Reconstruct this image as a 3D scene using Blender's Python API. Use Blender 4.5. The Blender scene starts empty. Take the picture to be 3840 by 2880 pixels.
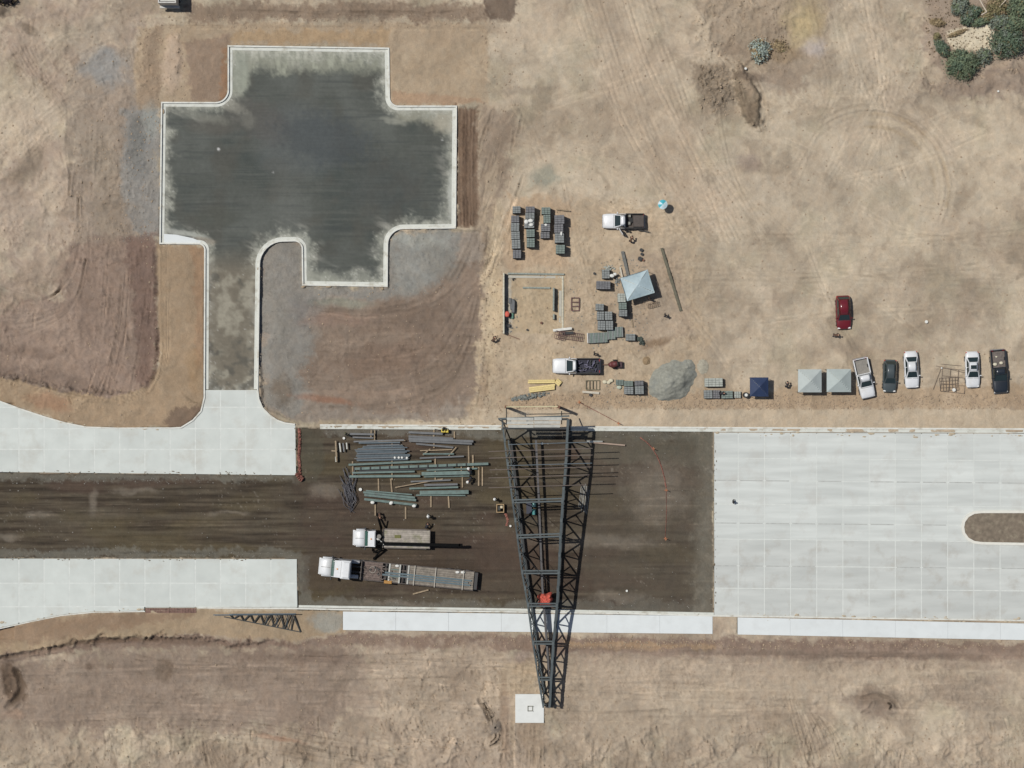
import bpy, bmesh, math, random
import numpy as np
from mathutils import Vector, Matrix
R = math.radians
scene = bpy.context.scene
H = 260.0            # height of the camera above the site
S = 29.0             # photograph pixels per metre on the ground
CX, CY = 1920.0, 1440.0
# ---------------------------------------------------------------- camera, sky, sun, exposure
cam = bpy.data.cameras.new("camera"); co = bpy.data.objects.new("camera", cam)
scene.collection.objects.link(co); scene.camera = co
co.location = (0, 0, H); co.rotation_euler = (0, 0, 0)
cam.sensor_width = 36; cam.lens = 36 * H / (3840 / S)
cam.clip_start = 1; cam.clip_end = 3000
SUN = Vector((0.48, -0.20, -1.0)).normalized()
elev = math.asin(-SUN.z); azi = math.atan2(-SUN.x, -SUN.y)
w = bpy.data.worlds.new("World"); scene.world = w; w.use_nodes = True
wn = w.node_tree.nodes; wl = w.node_tree.links; wn.clear()
sky = wn.new("ShaderNodeTexSky"); sky.sky_type = 'NISHITA'; sky.sun_disc = False
sky.sun_elevation = elev; sky.sun_rotation = azi; sky.air_density = 1.0; sky.dust_density = 1.5
bg = wn.new("ShaderNodeBackground"); bg.inputs[1].default_value = 0.05
wo = wn.new("ShaderNodeOutputWorld"); wl.new(sky.outputs[0], bg.inputs[0]); wl.new(bg.outputs[0], wo.inputs[0])
sl = bpy.data.lights.new("sun", 'SUN'); sl.energy = 3.3; sl.angle = R(0.53); sl.color = (1.0, 0.965, 0.91)
so = bpy.data.objects.new("sun", sl); scene.collection.objects.link(so)
so.rotation_euler = SUN.to_track_quat('-Z', 'Y').to_euler(); so.location = (-40, 20, 80)
vs = scene.view_settings; vs.view_transform = 'Standard'; vs.look = 'None'; vs.gamma = 1
vs.use_curve_mapping = False; vs.exposure = 0.32
GAIN = np.array([1.405, 1.405, 1.39])          # what the light above makes of a base colour

rnd = random.Random(7)
ORD = ['first','second','third','fourth','fifth','sixth','seventh','eighth','ninth','tenth','eleventh','twelfth','thirteenth','fourteenth','fifteenth','sixteenth','seventeenth','eighteenth']
C = scene.collection
def P(px, py, h=0.0):
    k = (H - h) / H
    return Vector(((px - CX) / S * k, (CY - py) / S * k, h))
def lin(c):
    c = np.asarray(c, float) / 255.0
    return np.where(c <= 0.04045, c / 12.92, ((c + 0.055) / 1.055) ** 2.4)
def alb(*c): return tuple(float(v) for v in lin(c) / GAIN)

# ---------------------------------------------------------------- materials
MATS = {}
def mat(name, col, rough=0.8, metal=0.0, var=0.10, scale=3.0, bump=0.0, bscale=20.0, spec=0.5, orand=0.0, coat=0.0, stain=None, streak=None):
    if name in MATS: return MATS[name]
    m = bpy.data.materials.new(name); m.use_nodes = True; MATS[name] = m
    n = m.node_tree.nodes; l = m.node_tree.links; b = n["Principled BSDF"]
    b.inputs["Roughness"].default_value = rough; b.inputs["Metallic"].default_value = metal
    b.inputs["Specular IOR Level"].default_value = spec
    if coat: b.inputs["Coat Weight"].default_value = coat; b.inputs["Coat Roughness"].default_value = 0.08
    tc = n.new("ShaderNodeTexCoord"); geo = n.new("ShaderNodeNewGeometry")
    nz = n.new("ShaderNodeTexNoise"); nz.inputs["Scale"].default_value = scale; nz.inputs["Detail"].default_value = 5
    mp = n.new("ShaderNodeMapping"); l.new(geo.outputs["Position"], mp.inputs[0])
    if streak: mp.inputs["Scale"].default_value = streak
    l.new(mp.outputs[0], nz.inputs["Vector"])
    mr = n.new("ShaderNodeMapRange"); mr.inputs[1].default_value = 0.3; mr.inputs[2].default_value = 0.7
    mr.inputs[3].default_value = 1 - var; mr.inputs[4].default_value = 1 + var
    l.new(nz.outputs["Fac"], mr.inputs[0])
    fac = mr.outputs[0]
    if orand:
        oi = n.new("ShaderNodeObjectInfo"); m2 = n.new("ShaderNodeMapRange")
        m2.inputs[3].default_value = 1 - orand; m2.inputs[4].default_value = 1 + orand
        l.new(oi.outputs["Random"], m2.inputs[0])
        mu = n.new("ShaderNodeMath"); mu.operation = 'MULTIPLY'; l.new(fac, mu.inputs[0]); l.new(m2.outputs[0], mu.inputs[1]); fac = mu.outputs[0]
    vm = n.new("ShaderNodeVectorMath"); vm.operation = 'SCALE'; vm.inputs[0].default_value = col[:3]
    l.new(fac, vm.inputs["Scale"])
    out = vm.outputs[0]
    if stain:
        n2 = n.new("ShaderNodeTexNoise"); n2.inputs["Scale"].default_value = stain[2]; n2.inputs["Detail"].default_value = 6
        n2.inputs["Roughness"].default_value = 0.65
        l.new(geo.outputs["Position"], n2.inputs["Vector"])
        r2 = n.new("ShaderNodeMapRange"); r2.inputs[1].default_value = 0.52; r2.inputs[2].default_value = 0.72; r2.inputs[4].default_value = stain[1]
        l.new(n2.outputs["Fac"], r2.inputs[0])
        mx = n.new("ShaderNodeMix"); mx.data_type = 'RGBA'
        l.new(r2.outputs[0], mx.inputs[0]); l.new(out, mx.inputs[6]); mx.inputs[7].default_value = (*stain[0][:3], 1); out = mx.outputs[2]
    l.new(out, b.inputs["Base Color"])
    if bump:
        n3 = n.new("ShaderNodeTexNoise"); n3.inputs["Scale"].default_value = bscale; n3.inputs["Detail"].default_value = 4
        l.new(geo.outputs["Position"], n3.inputs["Vector"])
        bp = n.new("ShaderNodeBump"); bp.inputs["Strength"].default_value = 0.8; bp.inputs["Distance"].default_value = bump
        l.new(n3.outputs["Fac"], bp.inputs["Height"]); l.new(bp.outputs[0], b.inputs["Normal"])
    return m
def attr_mat(name, rough, bump, grain=0.16):
    m = bpy.data.materials.new(name); m.use_nodes = True
    n = m.node_tree.nodes; l = m.node_tree.links; b = n["Principled BSDF"]
    b.inputs["Roughness"].default_value = rough; b.inputs["Specular IOR Level"].default_value = 0.25
    a = n.new("ShaderNodeVertexColor"); a.layer_name = "Col"
    geo = n.new("ShaderNodeNewGeometry")
    prev = a.outputs[0]
    for sc, am in ((0.45, grain * 0.55), (1.5, grain * 0.9), (5.0, grain * 0.7)):
        nz = n.new("ShaderNodeTexNoise"); nz.inputs["Scale"].default_value = sc; nz.inputs["Detail"].default_value = 8; nz.inputs["Roughness"].default_value = 0.62; nz.inputs["Distortion"].default_value = 0.8
        l.new(geo.outputs["Position"], nz.inputs["Vector"])
        mr = n.new("ShaderNodeMapRange"); mr.inputs[1].default_value = 0.25; mr.inputs[2].default_value = 0.75
        mr.inputs[3].default_value = 1 - am; mr.inputs[4].default_value = 1 + am; l.new(nz.outputs["Fac"], mr.inputs[0])
        vm = n.new("ShaderNodeVectorMath"); vm.operation = 'SCALE'; l.new(prev, vm.inputs[0]); l.new(mr.outputs[0], vm.inputs["Scale"]); prev = vm.outputs[0]
    l.new(prev, b.inputs["Base Color"])
    n3 = n.new("ShaderNodeTexNoise"); n3.inputs["Scale"].default_value = 5.0; n3.inputs["Detail"].default_value = 7; n3.inputs["Roughness"].default_value = 0.7
    l.new(geo.outputs["Position"], n3.inputs["Vector"])
    bp = n.new("ShaderNodeBump"); bp.inputs["Strength"].default_value = 1.0; bp.inputs["Distance"].default_value = bump
    l.new(n3.outputs["Fac"], bp.inputs["Height"]); l.new(bp.outputs[0], b.inputs["Normal"])
    return m

# ---------------------------------------------------------------- mesh helpers
def mesh(name, verts, faces, m=None, smooth=False):
    me = bpy.data.meshes.new(name); me.from_pydata([tuple(v) for v in verts], [], faces); me.update()
    if m: me.materials.append(m)
    if smooth:
        me.polygons.foreach_set("use_smooth", [True] * len(me.polygons))
    return me
class MB:
    def __init__(s): s.v = []; s.f = []
    def add(s, vs, fs):
        o = len(s.v); s.v += [tuple(v) for v in vs]; s.f += [tuple(i + o for i in f) for f in fs]; return s
    def box(s, x0, x1, y0, y1, z0, z1, ch=0.0):
        if ch:
            c = ch
            vs = [(x0,y0,z0),(x1,y0,z0),(x1,y1,z0),(x0,y1,z0),(x0,y0,z1-c),(x1,y0,z1-c),(x1,y1,z1-c),(x0,y1,z1-c),
                  (x0+c,y0+c,z1),(x1-c,y0+c,z1),(x1-c,y1-c,z1),(x0+c,y1-c,z1)]
            fs = [(3,2,1,0),(0,1,5,4),(1,2,6,5),(2,3,7,6),(3,0,4,7),(4,5,9,8),(5,6,10,9),(6,7,11,10),(7,4,8,11),(8,9,10,11)]
            return s.add(vs, fs)
        vs = [(x0,y0,z0),(x1,y0,z0),(x1,y1,z0),(x0,y1,z0),(x0,y0,z1),(x1,y0,z1),(x1,y1,z1),(x0,y1,z1)]
        return s.add(vs, [(3,2,1,0),(0,1,5,4),(1,2,6,5),(2,3,7,6),(3,0,4,7),(4,5,6,7)])
    def prism(s, poly, z0, z1):
        n = len(poly); vs = [(p[0], p[1], z0) for p in poly] + [(p[0], p[1], z1) for p in poly]
        return s.add(vs, [tuple(range(n))[::-1], tuple(range(n, 2*n))] + [(i, (i+1) % n, n + (i+1) % n, n + i) for i in range(n)])
    def cyl(s, p, q, r, n=10, r2=None):
        p = Vector(p); q = Vector(q); d = (q - p).normalized(); r2 = r if r2 is None else r2
        a = d.orthogonal().normalized(); b = d.cross(a)
        vs = [p + (a*math.cos(t) + b*math.sin(t))*r for t in [2*math.pi*i/n for i in range(n)]]
        vs += [q + (a*math.cos(t) + b*math.sin(t))*r2 for t in [2*math.pi*i/n for i in range(n)]]
        return s.add(vs, [tuple(range(n))[::-1], tuple(range(n, 2*n))] + [(i, (i+1) % n, n + (i+1) % n, n + i) for i in range(n)])
    def tube(s, pts, r, n=6):
        for a, b in zip(pts[:-1], pts[1:]): s.cyl(a, b, r, n)
        return s
    def loft(s, rings, cap=True):
        n = len(rings[0]); o = []
        for r in rings: o += list(r)
        fs = [(k*n + i, k*n + (i+1) % n, (k+1)*n + (i+1) % n, (k+1)*n + i) for k in range(len(rings)-1) for i in range(n)]
        if cap: fs += [tuple(range(n))[::-1], tuple(range((len(rings)-1)*n, len(rings)*n))]
        return s.add(o, fs)
    def ball(s, c, r, n=8, k=5, sq=(1, 1, 1), jit=0.0, rr=None):
        rings = []
        for i in range(1, k):
            t = math.pi*i/k
            rings.append([(c[0]+sq[0]*r*math.sin(t)*math.cos(2*math.pi*j/n)*(1+(rr.uniform(-jit, jit) if jit else 0)),
                           c[1]+sq[1]*r*math.sin(t)*math.sin(2*math.pi*j/n)*(1+(rr.uniform(-jit, jit) if jit else 0)),
                           c[2]-sq[2]*r*math.cos(t)) for j in range(n)])
        return s.loft(rings)
    def mesh(s, name, m=None, smooth=False): return mesh(name, s.v, s.f, m, smooth)
def fixn(me):
    bm = bmesh.new(); bm.from_mesh(me); bmesh.ops.recalc_face_normals(bm, faces=bm.faces); bm.to_mesh(me); bm.free(); return me
def obj(name, me, parent=None, loc=None, rot=None, mtx=None, label=None, cat=None, group=None, kind=None):
    o = bpy.data.objects.new(name, me); C.objects.link(o)
    if parent is not None: o.parent = parent
    if mtx is not None: o.matrix_local = mtx
    if loc is not None: o.location = loc
    if rot is not None: o.rotation_euler = rot if hasattr(rot, '__len__') else (0, 0, rot)
    if label: o['label'] = label
    if cat: o['category'] = cat
    if group: o['group'] = group
    if kind: o['kind'] = kind
    return o
def thing(name, label, cat, loc, rotz=0, group=None):
    return obj(name, None, loc=loc, rot=rotz, label=label, cat=cat, group=group)
def part(name, mb, m, parent, smooth=False, label=None, kind=None, **k):
    me = mb if isinstance(mb, bpy.types.Mesh) else fixn(mb.mesh(name, m, smooth))
    return obj(name, me, parent, label=label, kind=kind, **k)
# bars share one mesh per profile and material
BARS = {}
def bar_mesh(prof, m):
    k = (prof, m.name)
    if k in BARS: return BARS[k]
    if prof == 'box': mb = MB().box(0, 1, -.5, .5, -.5, .5)
    elif prof == 'round': mb = MB().cyl((0,0,0), (1,0,0), .5, 8)
    else:   # H section
        t = .09; mb = MB()
        mb.box(0,1,-.5,.5,.5-t,.5); mb.box(0,1,-.5,.5,-.5,-.5+t); mb.box(0,1,-.05,.05,-.5+t,.5-t)
    me = mb.mesh('bar', m); BARS[k] = me; return me
def bar(name, p, q, wd, ht, m, parent=None, prof='box', label=None, **k):
    p = Vector(p); q = Vector(q); d = q - p; L = d.length; x = d / L
    y = Vector((0,0,1)).cross(x)
    if y.length < 1e-3: y = Vector((0,1,0))
    y.normalize(); z = x.cross(y)
    mt = Matrix(((x.x*L, y.x*wd, z.x*ht, p.x), (x.y*L, y.y*wd, z.y*ht, p.y), (x.z*L, y.z*wd, z.z*ht, p.z), (0,0,0,1)))
    return obj(name, bar_mesh(prof, m), parent, mtx=mt, label=label, **k)
def copy_tree(o, parent=None, label=None):
    c = o.copy(); C.objects.link(c)
    if parent is not None: c.parent = parent
    if label: c['label'] = label
    for ch in list(o.children): copy_tree(ch, c)
    return c
# ---------------------------------------------------------------- noise and painting tools (numpy, world-fixed)
def vnoise(x, y, seed):
    tab = np.random.RandomState(seed).rand(256, 256).astype(np.float32)
    xi = np.floor(x).astype(np.int64); yi = np.floor(y).astype(np.int64)
    fx = (x - xi).astype(np.float32); fy = (y - yi).astype(np.float32)
    fx = fx*fx*(3-2*fx); fy = fy*fy*(3-2*fy)
    x0 = xi & 255; x1 = (xi+1) & 255; y0 = yi & 255; y1 = (yi+1) & 255
    a = tab[x0, y0]*(1-fx) + tab[x1, y0]*fx; b = tab[x0, y1]*(1-fx) + tab[x1, y1]*fx
    return (a*(1-fy) + b*fy) * 2 - 1
def fbm(x, y, sc, octv=4, seed=0, ang=0.0, asp=1.0, gain=0.55):
    c, s = math.cos(ang), math.sin(ang)
    u = (x*c + y*s) / (sc*asp); v = (-x*s + y*c) / sc
    t = 0; a = 1.0; n = 0
    for i in range(octv):
        t = t + a*vnoise(u*2**i + 17.3*i, v*2**i + 5.1*i, seed*31 + i); n += a; a *= gain
    return t / n * 1.6
def sstep(a, b, x):
    t = np.clip((x-a)/(b-a), 0, 1); return t*t*(3-2*t)
def poly_sd(X, Y, pts):
    """signed distance, negative inside"""
    d = np.full(X.shape, 1e9, np.float32); inside = np.zeros(X.shape, bool)
    n = len(pts)
    for i in range(n):
        x0, y0 = pts[i]; x1, y1 = pts[(i+1) % n]
        dx, dy = x1-x0, y1-y0; L = dx*dx+dy*dy + 1e-9
        t = np.clip(((X-x0)*dx + (Y-y0)*dy)/L, 0, 1)
        d = np.minimum(d, (X-x0-t*dx)**2 + (Y-y0-t*dy)**2)
        if y0 != y1:
            cr = ((y0 > Y) != (y1 > Y)) & (X < (x1-x0)*(Y-y0)/(y1-y0) + x0); inside ^= cr
    d = np.sqrt(d); return np.where(inside, -d, d)
def chaik(p, n=2, closed=False):
    for _ in range(n):
        q = [] if closed else [p[0]]
        m = len(p) if closed else len(p)-1
        for i in range(m):
            a = p[i]; b = p[(i+1) % len(p)]
            q += [(a[0]*.75+b[0]*.25, a[1]*.75+b[1]*.25), (a[0]*.25+b[0]*.75, a[1]*.25+b[1]*.75)]
        if not closed: q.append(p[-1])
        p = q
    return p
def fillet(pts, closed=True, n=8):
    out = []; N = len(pts)
    for i, p in enumerate(pts):
        r = p[2] if len(p) > 2 else 0
        if r == 0 or (not closed and i in (0, N-1)): out.append((p[0], p[1])); continue
        a = Vector(pts[(i-1) % N][:2]); b = Vector(p[:2]); c = Vector(pts[(i+1) % N][:2])
        u = (a-b).normalized(); v = (c-b).normalized(); s = b + u*r; e = b + v*r
        for k in range(n+1):
            t = k/n
            # circular-ish arc through a rational quadratic curve
            wq = math.sqrt(.5); A = (1-t)**2; Bq = 2*t*(1-t)*wq; D = t*t
            q = (s*A + b*Bq + e*D) / (A+Bq+D); out.append((q.x, q.y))
    return out
KERB = [(635,1603),(678,1601),(722,1574),(752,1540),(764,1490),(764,1460),(766,917,20),(598,915.5),(604,382),(854,383,45),(854,170),(1460,179),
        (1463,396,30),(1714,396),(1710,857),(1456,860,56),(1454,1076),(1133,1071),(1131,905,28),(976,908,84),(969,1460),
        (973,1496),(987,1528),(1011,1553),(1041,1574),(1070,1584),(1107,1589)]
KERBP = fillet(KERB, closed=False)
i0 = min(range(len(KERBP)), key=lambda i: abs(KERBP[i][0]-764)+abs(KERBP[i][1]-1460))
i1 = min(range(len(KERBP)), key=lambda i: abs(KERBP[i][0]-969)+abs(KERBP[i][1]-1460))
ASPH = KERBP[i0:i1+1]
UPN = [(-500,1440),(-200,1455),(0,1503),(81,1533),(163,1560),(244,1584),(325,1600),(440,1604),(635,1603)]
L1 = UPN + KERBP[1:i0+1] + KERBP[i1:] + [(1110,1782),(500,1775),(0,1770),(-500,1768)]
L2 = [(-500,2094),(1115,2097),(1118,2279),(738,2279),(544,2279),(544,2290),(347,2293),(231,2305),(116,2328),(0,2354),(-150,2400),(-500,2490)]
RR = [(2677,1622),(4340,1628),(4340,2342),(3840,2328),(3200,2318),(2677,2309)]
W1 = [(1286,2293),(2672,2310),(2672,2377),(1286,2362)]
W2 = [(2766,2315),(3840,2338),(4340,2348),(4340,2411),(3840,2400),(2766,2379)]
V = 1.736
def tv(poly): return [(p[0]/V, p[1]/V) for p in poly]
def paint(X, Y, DX, full):
    """X, Y in picture units of the site plan; returns colour (linear) and height in metres"""
    wx = fbm(X, Y, 45, 4, 11); wy = fbm(X, Y, 45, 4, 12); w2 = fbm(X, Y, 9, 3, 13); w3 = fbm(X, Y, 9, 3, 14)
    nzA = fbm(X + 12*wx, Y + 12*wy, 20, 5, 15, gain=.65); nzB = fbm(X, Y, 5, 3, 16, gain=.7)
    col = np.zeros(X.shape + (3,), np.float32); col[:] = lin((182,167,144))
    Z = np.zeros(X.shape, np.float32)
    def lay(m, c, a=1.0):
        m = (m*a)[..., None]; col[:] = col*(1-m) + lin(c)*m
    def reg(pts, soft, warp, w1=1.0):
        Xa = X + warp*wx + w1*warp*0.35*w2; Ya = Y + warp*wy + w1*warp*0.35*w3
        b = 3*soft + 2*warp + 4
        xs = [p[0] for p in pts]; ys = [p[1] for p in pts]
        m = np.zeros(X.shape, np.float32)
        sel = (X > min(xs)-b) & (X < max(xs)+b) & (Y > min(ys)-b) & (Y < max(ys)+b)
        if sel.any(): m[sel] = 1 - sstep(-soft*.9, soft*.9, poly_sd(Xa[sel], Ya[sel], pts) + nzA[sel]*soft*1.3 + nzB[sel]*min(soft, 5)*.9)
        return m
    def ell(cx, cy, rx, ry, ang=0, soft=.5, warp=4):
        c, s = math.cos(R(ang)), math.sin(R(ang)); xx = X + warp*wx - cx; yy = Y + warp*wy - cy
        u = (xx*c + yy*s)/rx; v = (-xx*s + yy*c)/ry
        return 1 - sstep(1-soft, 1+soft, np.sqrt(u*u+v*v) + .28*nzA + .12*nzB)
    E = 3000
    # broad tones of bare earth
    lay(reg([(-E,-E),(330,-E),(330,480),(330,900),(-E,800)], 30, 20), (172,154,136))
    lay(reg([(1050,-E),(E,-E),(E,930),(1030,930),(1040,500)], 20, 14), (187,171,148))
    lay(reg([(1450,250),(1800,220),(2100,330),(2260,640),(1900,760),(1560,620)], 60, 40), (189,174,151))
    lay(reg([(-E,1330),(E,1330),(E,E),(-E,E)], 4, 4), (170,154,134))
    big = fbm(X, Y, 130, 4, 21); lay(sstep(-.05,.8,big), (196,181,157), .7); lay(sstep(-.05,.8,-big), (160,144,123), .6); bg2 = fbm(X+25*wx, Y+25*wy, 48, 5, 23, gain=.62); lay(sstep(.05,.8,bg2), (198,183,159), .55); lay(sstep(.05,.8,-bg2), (152,137,117), .5)
    pink = fbm(X, Y, 70, 3, 22); lay(sstep(.2,1,pink), (181,161,140), .3); lay(sstep(.2,1,-pink), (176,166,140), .4)
    # left field
    lay(reg([(140,180),(240,90),(330,120),(340,540),(170,560),(150,380)], 14, 16), (155,141,125), .75)
    lay(ell(225,145,48,36,20,.5,10), (150,150,146), .75)
    lay(reg([(262,230),(348,225),(346,525),(300,520),(268,440)], 9, 10), (146,143,136), .85)
    lay(ell(300,330,30,60,0,.6,9), (128,128,124), .55)
    lay(ell(62,355,26,44,25,.35,5), (138,124,106), .7); lay(ell(30,380,12,16,0,.4,3), (135,120,102), .5)
    lay(ell(66,68,24,9,35,.3,3), (125,111,95), .8); lay(ell(0,22,16,14,0,.4,4), (80,68,58), .8)
    lay(reg([(150,520),(340,505),(340,880),(200,880),(0,815),(-90,800),(-100,690),(120,640)], 16, 12), (147,127,112), .9)
    lay(reg([(272,510),(338,505),(340,830),(318,850),(300,830),(285,650)], 8, 5), (124,103,91), .85)
    lay(reg([(-300,760),(60,790),(260,850),(180,880),(0,830),(-300,800)], 8, 6), (128,111,98), .7)
    # verge round the left kerb and along the curve
    lay(reg([(338,528),(446,530),(448,850),(425,905),(385,925),(180,922),(0,872),(-300,820),(-300,765),(0,812),(130,845),(240,858),(320,835),(346,790),(340,650)], 3, 3), (163,142,116))
    lay(reg([(415,530),(446,530),(446,800),(425,790)], 4, 4), (157,126,98), .55)
    lay(ell(105,868,45,18,12,.5,5), (156,120,94), .6); lay(ell(420,800,16,40,0,.6,5), (160,132,98), .5)
    lay(reg([(352,905),(380,880),(440,880),(420,920),(370,928)], 4, 3), (112,94,80), .75)
    # pads around the court of asphalt
    lay(reg([(300,60),(420,50),(1052,50),(1052,225),(840,230),(840,100),(495,95),(495,222),(300,235),(290,140)], 4, 4), (174,155,130))
    lay(reg([(310,70),(345,60),(345,225),(300,235)], 6, 6), (150,131,110), .8)
    lay(reg([(400,90),(492,70),(492,220),(415,222)], 7, 6), (149,129,110), .9)
    lay(ell(373,140,24,62,2,.25,4), (190,169,146), .95)
    lay(reg([(478,105),(493,105),(493,215),(478,215)], 4, 4), (152,114,82), .6)
    lay(reg([(500,68),(840,66),(840,96),(500,92)], 6, 5), (176,148,112), .6)
    lay(reg([(846,110),(1048,90),(1050,222),(846,224)], 6, 4), (178,159,133), .9)
    lay(reg([(846,196),(1040,214),(1040,226),(846,224)], 4, 3), (172,138,110), .5)
    lay(reg([(395,8),(1055,6),(1060,44),(420,42)], 8, 7), (139,121,103), .9)
    lay(reg([(1040,-20),(1130,-20),(1118,40),(1055,48)], 6, 9), (101,85,73), .85)
    lay(reg([(988,232),(1032,232),(1034,488),(1000,494),(986,490)], 4, 3), (124,103,85), .95)
    lay(reg([(1000,240),(1012,240),(1008,480),(998,480)], 3, 3), (92,74,60), .55)
    lay(reg([(1036,232),(1120,240),(1090,420),(1060,560),(1034,600),(1030,400)], 10, 9), (155,138,119), .85)
    # ground between the court and the boulevard
    lay(reg([(560,520),(655,515),(655,620),(836,620),(836,520),(1000,495),(1040,500),(1050,880),(1000,905),(640,912),(570,880),(556,700)], 5, 4), (150,138,124))
    lay(reg([(562,520),(652,520),(652,612),(836,622),(840,500),(1000,498),(985,600),(860,650),(690,645),(660,700),(690,800),(640,900),(575,880),(560,700)], 9, 10), (140,136,127), .9)
    lay(reg([(690,665),(860,650),(1000,560),(1048,560),(1048,870),(900,890),(690,880),(660,800)], 14, 12), (138,121,105), .9)
    lay(reg([(760,690),(960,640),(1010,760),(900,830),(740,790)], 22, 16), (128,111,96), .7)
    lay(reg([(845,505),(990,500),(940,600),(860,640)], 12, 12), (148,148,140), .6)
    lay(ell(610,840,24,34,-10,.5,8), (112,98,82), .7); lay(ell(700,862,60,8,8,.5,4), (150,108,84), .6)
    lay(ell(660,670,40,30,0,.6,9), (112,106,102), .5); lay(ell(740,655,60,9,3,.5,4), (140,146,130), .5)
    # block yard
    lay(reg([(1060,600),(1100,430),(1500,440),(1530,720),(1500,850),(1000,920),(1020,860),(1050,760)], 12, 10), (183,164,138), .8)
    lay(reg([(1092,420),(1240,430),(1230,580),(1095,580)], 8, 8), (184,159,131), .6)
    lay(reg([(1030,880),(1075,600),(1090,440),(1075,420),(1040,600),(1028,760)], 6, 9), (192,174,146), .8)
    lay(ell(1180,385,36,22,0,.5,9), (146,146,130), .75); lay(ell(1130,250,26,26,0,.5,8), (148,138,118), .6)
    lay(reg([(1090,590),(1220,592),(1220,720),(1092,720)], 2, 2), (184,165,136), .9)
    lay(reg([(1085,592),(1105,592),(1105,720),(1085,720)], 2, 2), (176,172,160), .7)
    lay(reg([(1340,560),(1470,520),(1500,720),(1400,760),(1290,700)], 10, 10), (172,154,133), .7)
    lay(reg([(1265,850),(2212,830),(2500,830),(2500,886),(1100,886),(1080,860)], 7, 6), (176,153,125), .75)
    lay(reg([(1030,884),(E,884),(E,934),(1000,922)], 3, 2), (193,176,151), .95)
    # north-east field
    lay(ell(1545,190,42,62,-10,.3,8), (133,119,102), .75); lay(ell(1615,210,24,78,-17,.15,3), (134,119,99), .9)
    lay(ell(1612,175,11,32,-17,.3,3), (166,148,126), .7); lay(ell(1625,240,13,20,-17,.4,3), (122,106,88), .6)
    lay(ell(1622,165,40,12,5,.3,4), (118,103,88), .75); lay(ell(1690,165,50,30,0,.5,10), (150,133,118), .6)
    lay(reg([(1500,-20),(1790,-20),(1800,120),(1700,200),(1640,150),(1540,90)], 18, 18), (157,140,120), .8)
    lay(ell(1760,98,26,22,0,.4,4), (190,178,168), .8); lay(ell(1740,40,40,40,0,.6,12), (186,168,126), .5)
    lay(reg([(1250,-20),(1330,-20),(1420,180),(1600,480),(1500,500),(1330,260)], 30, 16), (188,169,145), .6)
    lay(ell(1620,350,24,18,0,.5,8), (150,134,120), .7)
    lay(reg([(2000,-30),(2300,-30),(2300,150),(2212,140),(2050,185),(1990,120)], 8, 8), (163,146,128), .9)
    lay(reg([(2040,70),(2150,50),(2155,110),(2065,112),(2048,95)], 3, 5), (214,202,176), .95)
    lay(reg([(1990,180),(2230,135),(2330,135),(2330,200),(2050,215)], 10, 8), (151,134,118), .75)
    # south side
    lay(reg([(-300,1375),(150,1326),(320,1318),(745,1322),(745,1368),(640,1384),(400,1372),(200,1385),(0,1418),(-300,1480)], 3, 4), (167,147,120), .95)
    lay(reg([(-300,1380),(0,1352),(200,1325),(420,1316),(420,1330),(180,1370),(0,1400)], 7, 6), (140,115,94), .6)
    lay(ell(705,1345,36,20,0,.35,4), (158,156,145), .85)
    lay(reg([(-300,1475),(0,1418),(200,1385),(400,1374),(640,1386),(760,1368),(2500,1395),(2500,1432),(1500,1418),(900,1400),(420,1400),(150,1405),(0,1440),(-300,1500)], 5, 5), (133,112,98), .85)
    lay(reg([(-300,1480),(0,1430),(250,1400),(780,1400),(820,1500),(720,1580),(-300,1580)], 20, 14), (143,126,111), .8)
    lay(reg([(800,1400),(1060,1395),(1160,1430),(1180,1700),(900,1700),(760,1520)], 26, 20), (177,159,139), .7)
    lay(reg([(1240,1395),(2500,1410),(2500,1470),(1700,1470),(1300,1500)], 10, 8), (158,140,123), .55)
    lay(reg([(1250,1440),(1540,1420),(2300,1450),(2300,1510),(1700,1520),(1250,1640)], 18, 14), (184,167,145), .7)
    lay(reg([(1220,1386),(1545,1390),(1545,1402),(1220,1400)], 4, 3), (176,148,114), .6)
    lay(ell(1885,1525,60,26,10,.5,8), (136,119,105), .7); lay(ell(1060,1565,30,34,0,.4,5), (140,126,110), .6)
    lay(ell(22,1480,24,44,-20,.3,6), (104,86,70), .8); lay(ell(28,1545,22,14,0,.4,4), (168,142,120), .6)
    lay(ell(1128,1420,18,18,0,.5,5), (144,128,118), .6)
    lay(reg([(1078,1430),(1165,1430),(1165,1500),(1080,1500)], 8, 6), (170,150,120), .5)
    # boulevard sub-grade
    rd = reg([(-300,1019),(640,1026),(640,925),(700,925),(1240,926),(1540,932),(1541,1330),(643,1318),(643,1207),(-300,1205)], 1.2, .8)
    st = fbm(X, Y, 5, 4, 31, 0, 22)
    lay(rd, (79,70,58)); lay(rd*sstep(-.1,.7,st), (97,88,73), .75); lay(rd*sstep(0,.7,-st), (54,46,37), .8); st3 = fbm(X, Y, 16, 3, 35, 0, 12); lay(rd*sstep(.1,.9,st3), (99,91,76), .45); lay(rd*sstep(.2,.9,-st3), (60,52,42), .45)
    brn = fbm(X, Y, 60, 3, 32, 0, 3); lay(rd*sstep(.1,.8,brn), (93,83,60), .5); lay(rd*sstep(.2,.8,-brn), (86,70,60), .6)
    edge = reg([(-300,1019),(648,1026),(650,1040),(-300,1040)], 5, 5) + reg([(-300,1186),(640,1188),(672,1205),(672,1318),(643,1318),(643,1206),(-300,1206)], 5, 6) \
        + reg([(700,926),(1540,930),(1540,952),(700,940)], 5, 5) + reg([(643,1296),(1541,1298),(1541,1330),(643,1318)], 6, 7) + reg([(1522,930),(1541,930),(1541,1320),(1500,1320),(1515,1100)], 6, 9)
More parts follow.
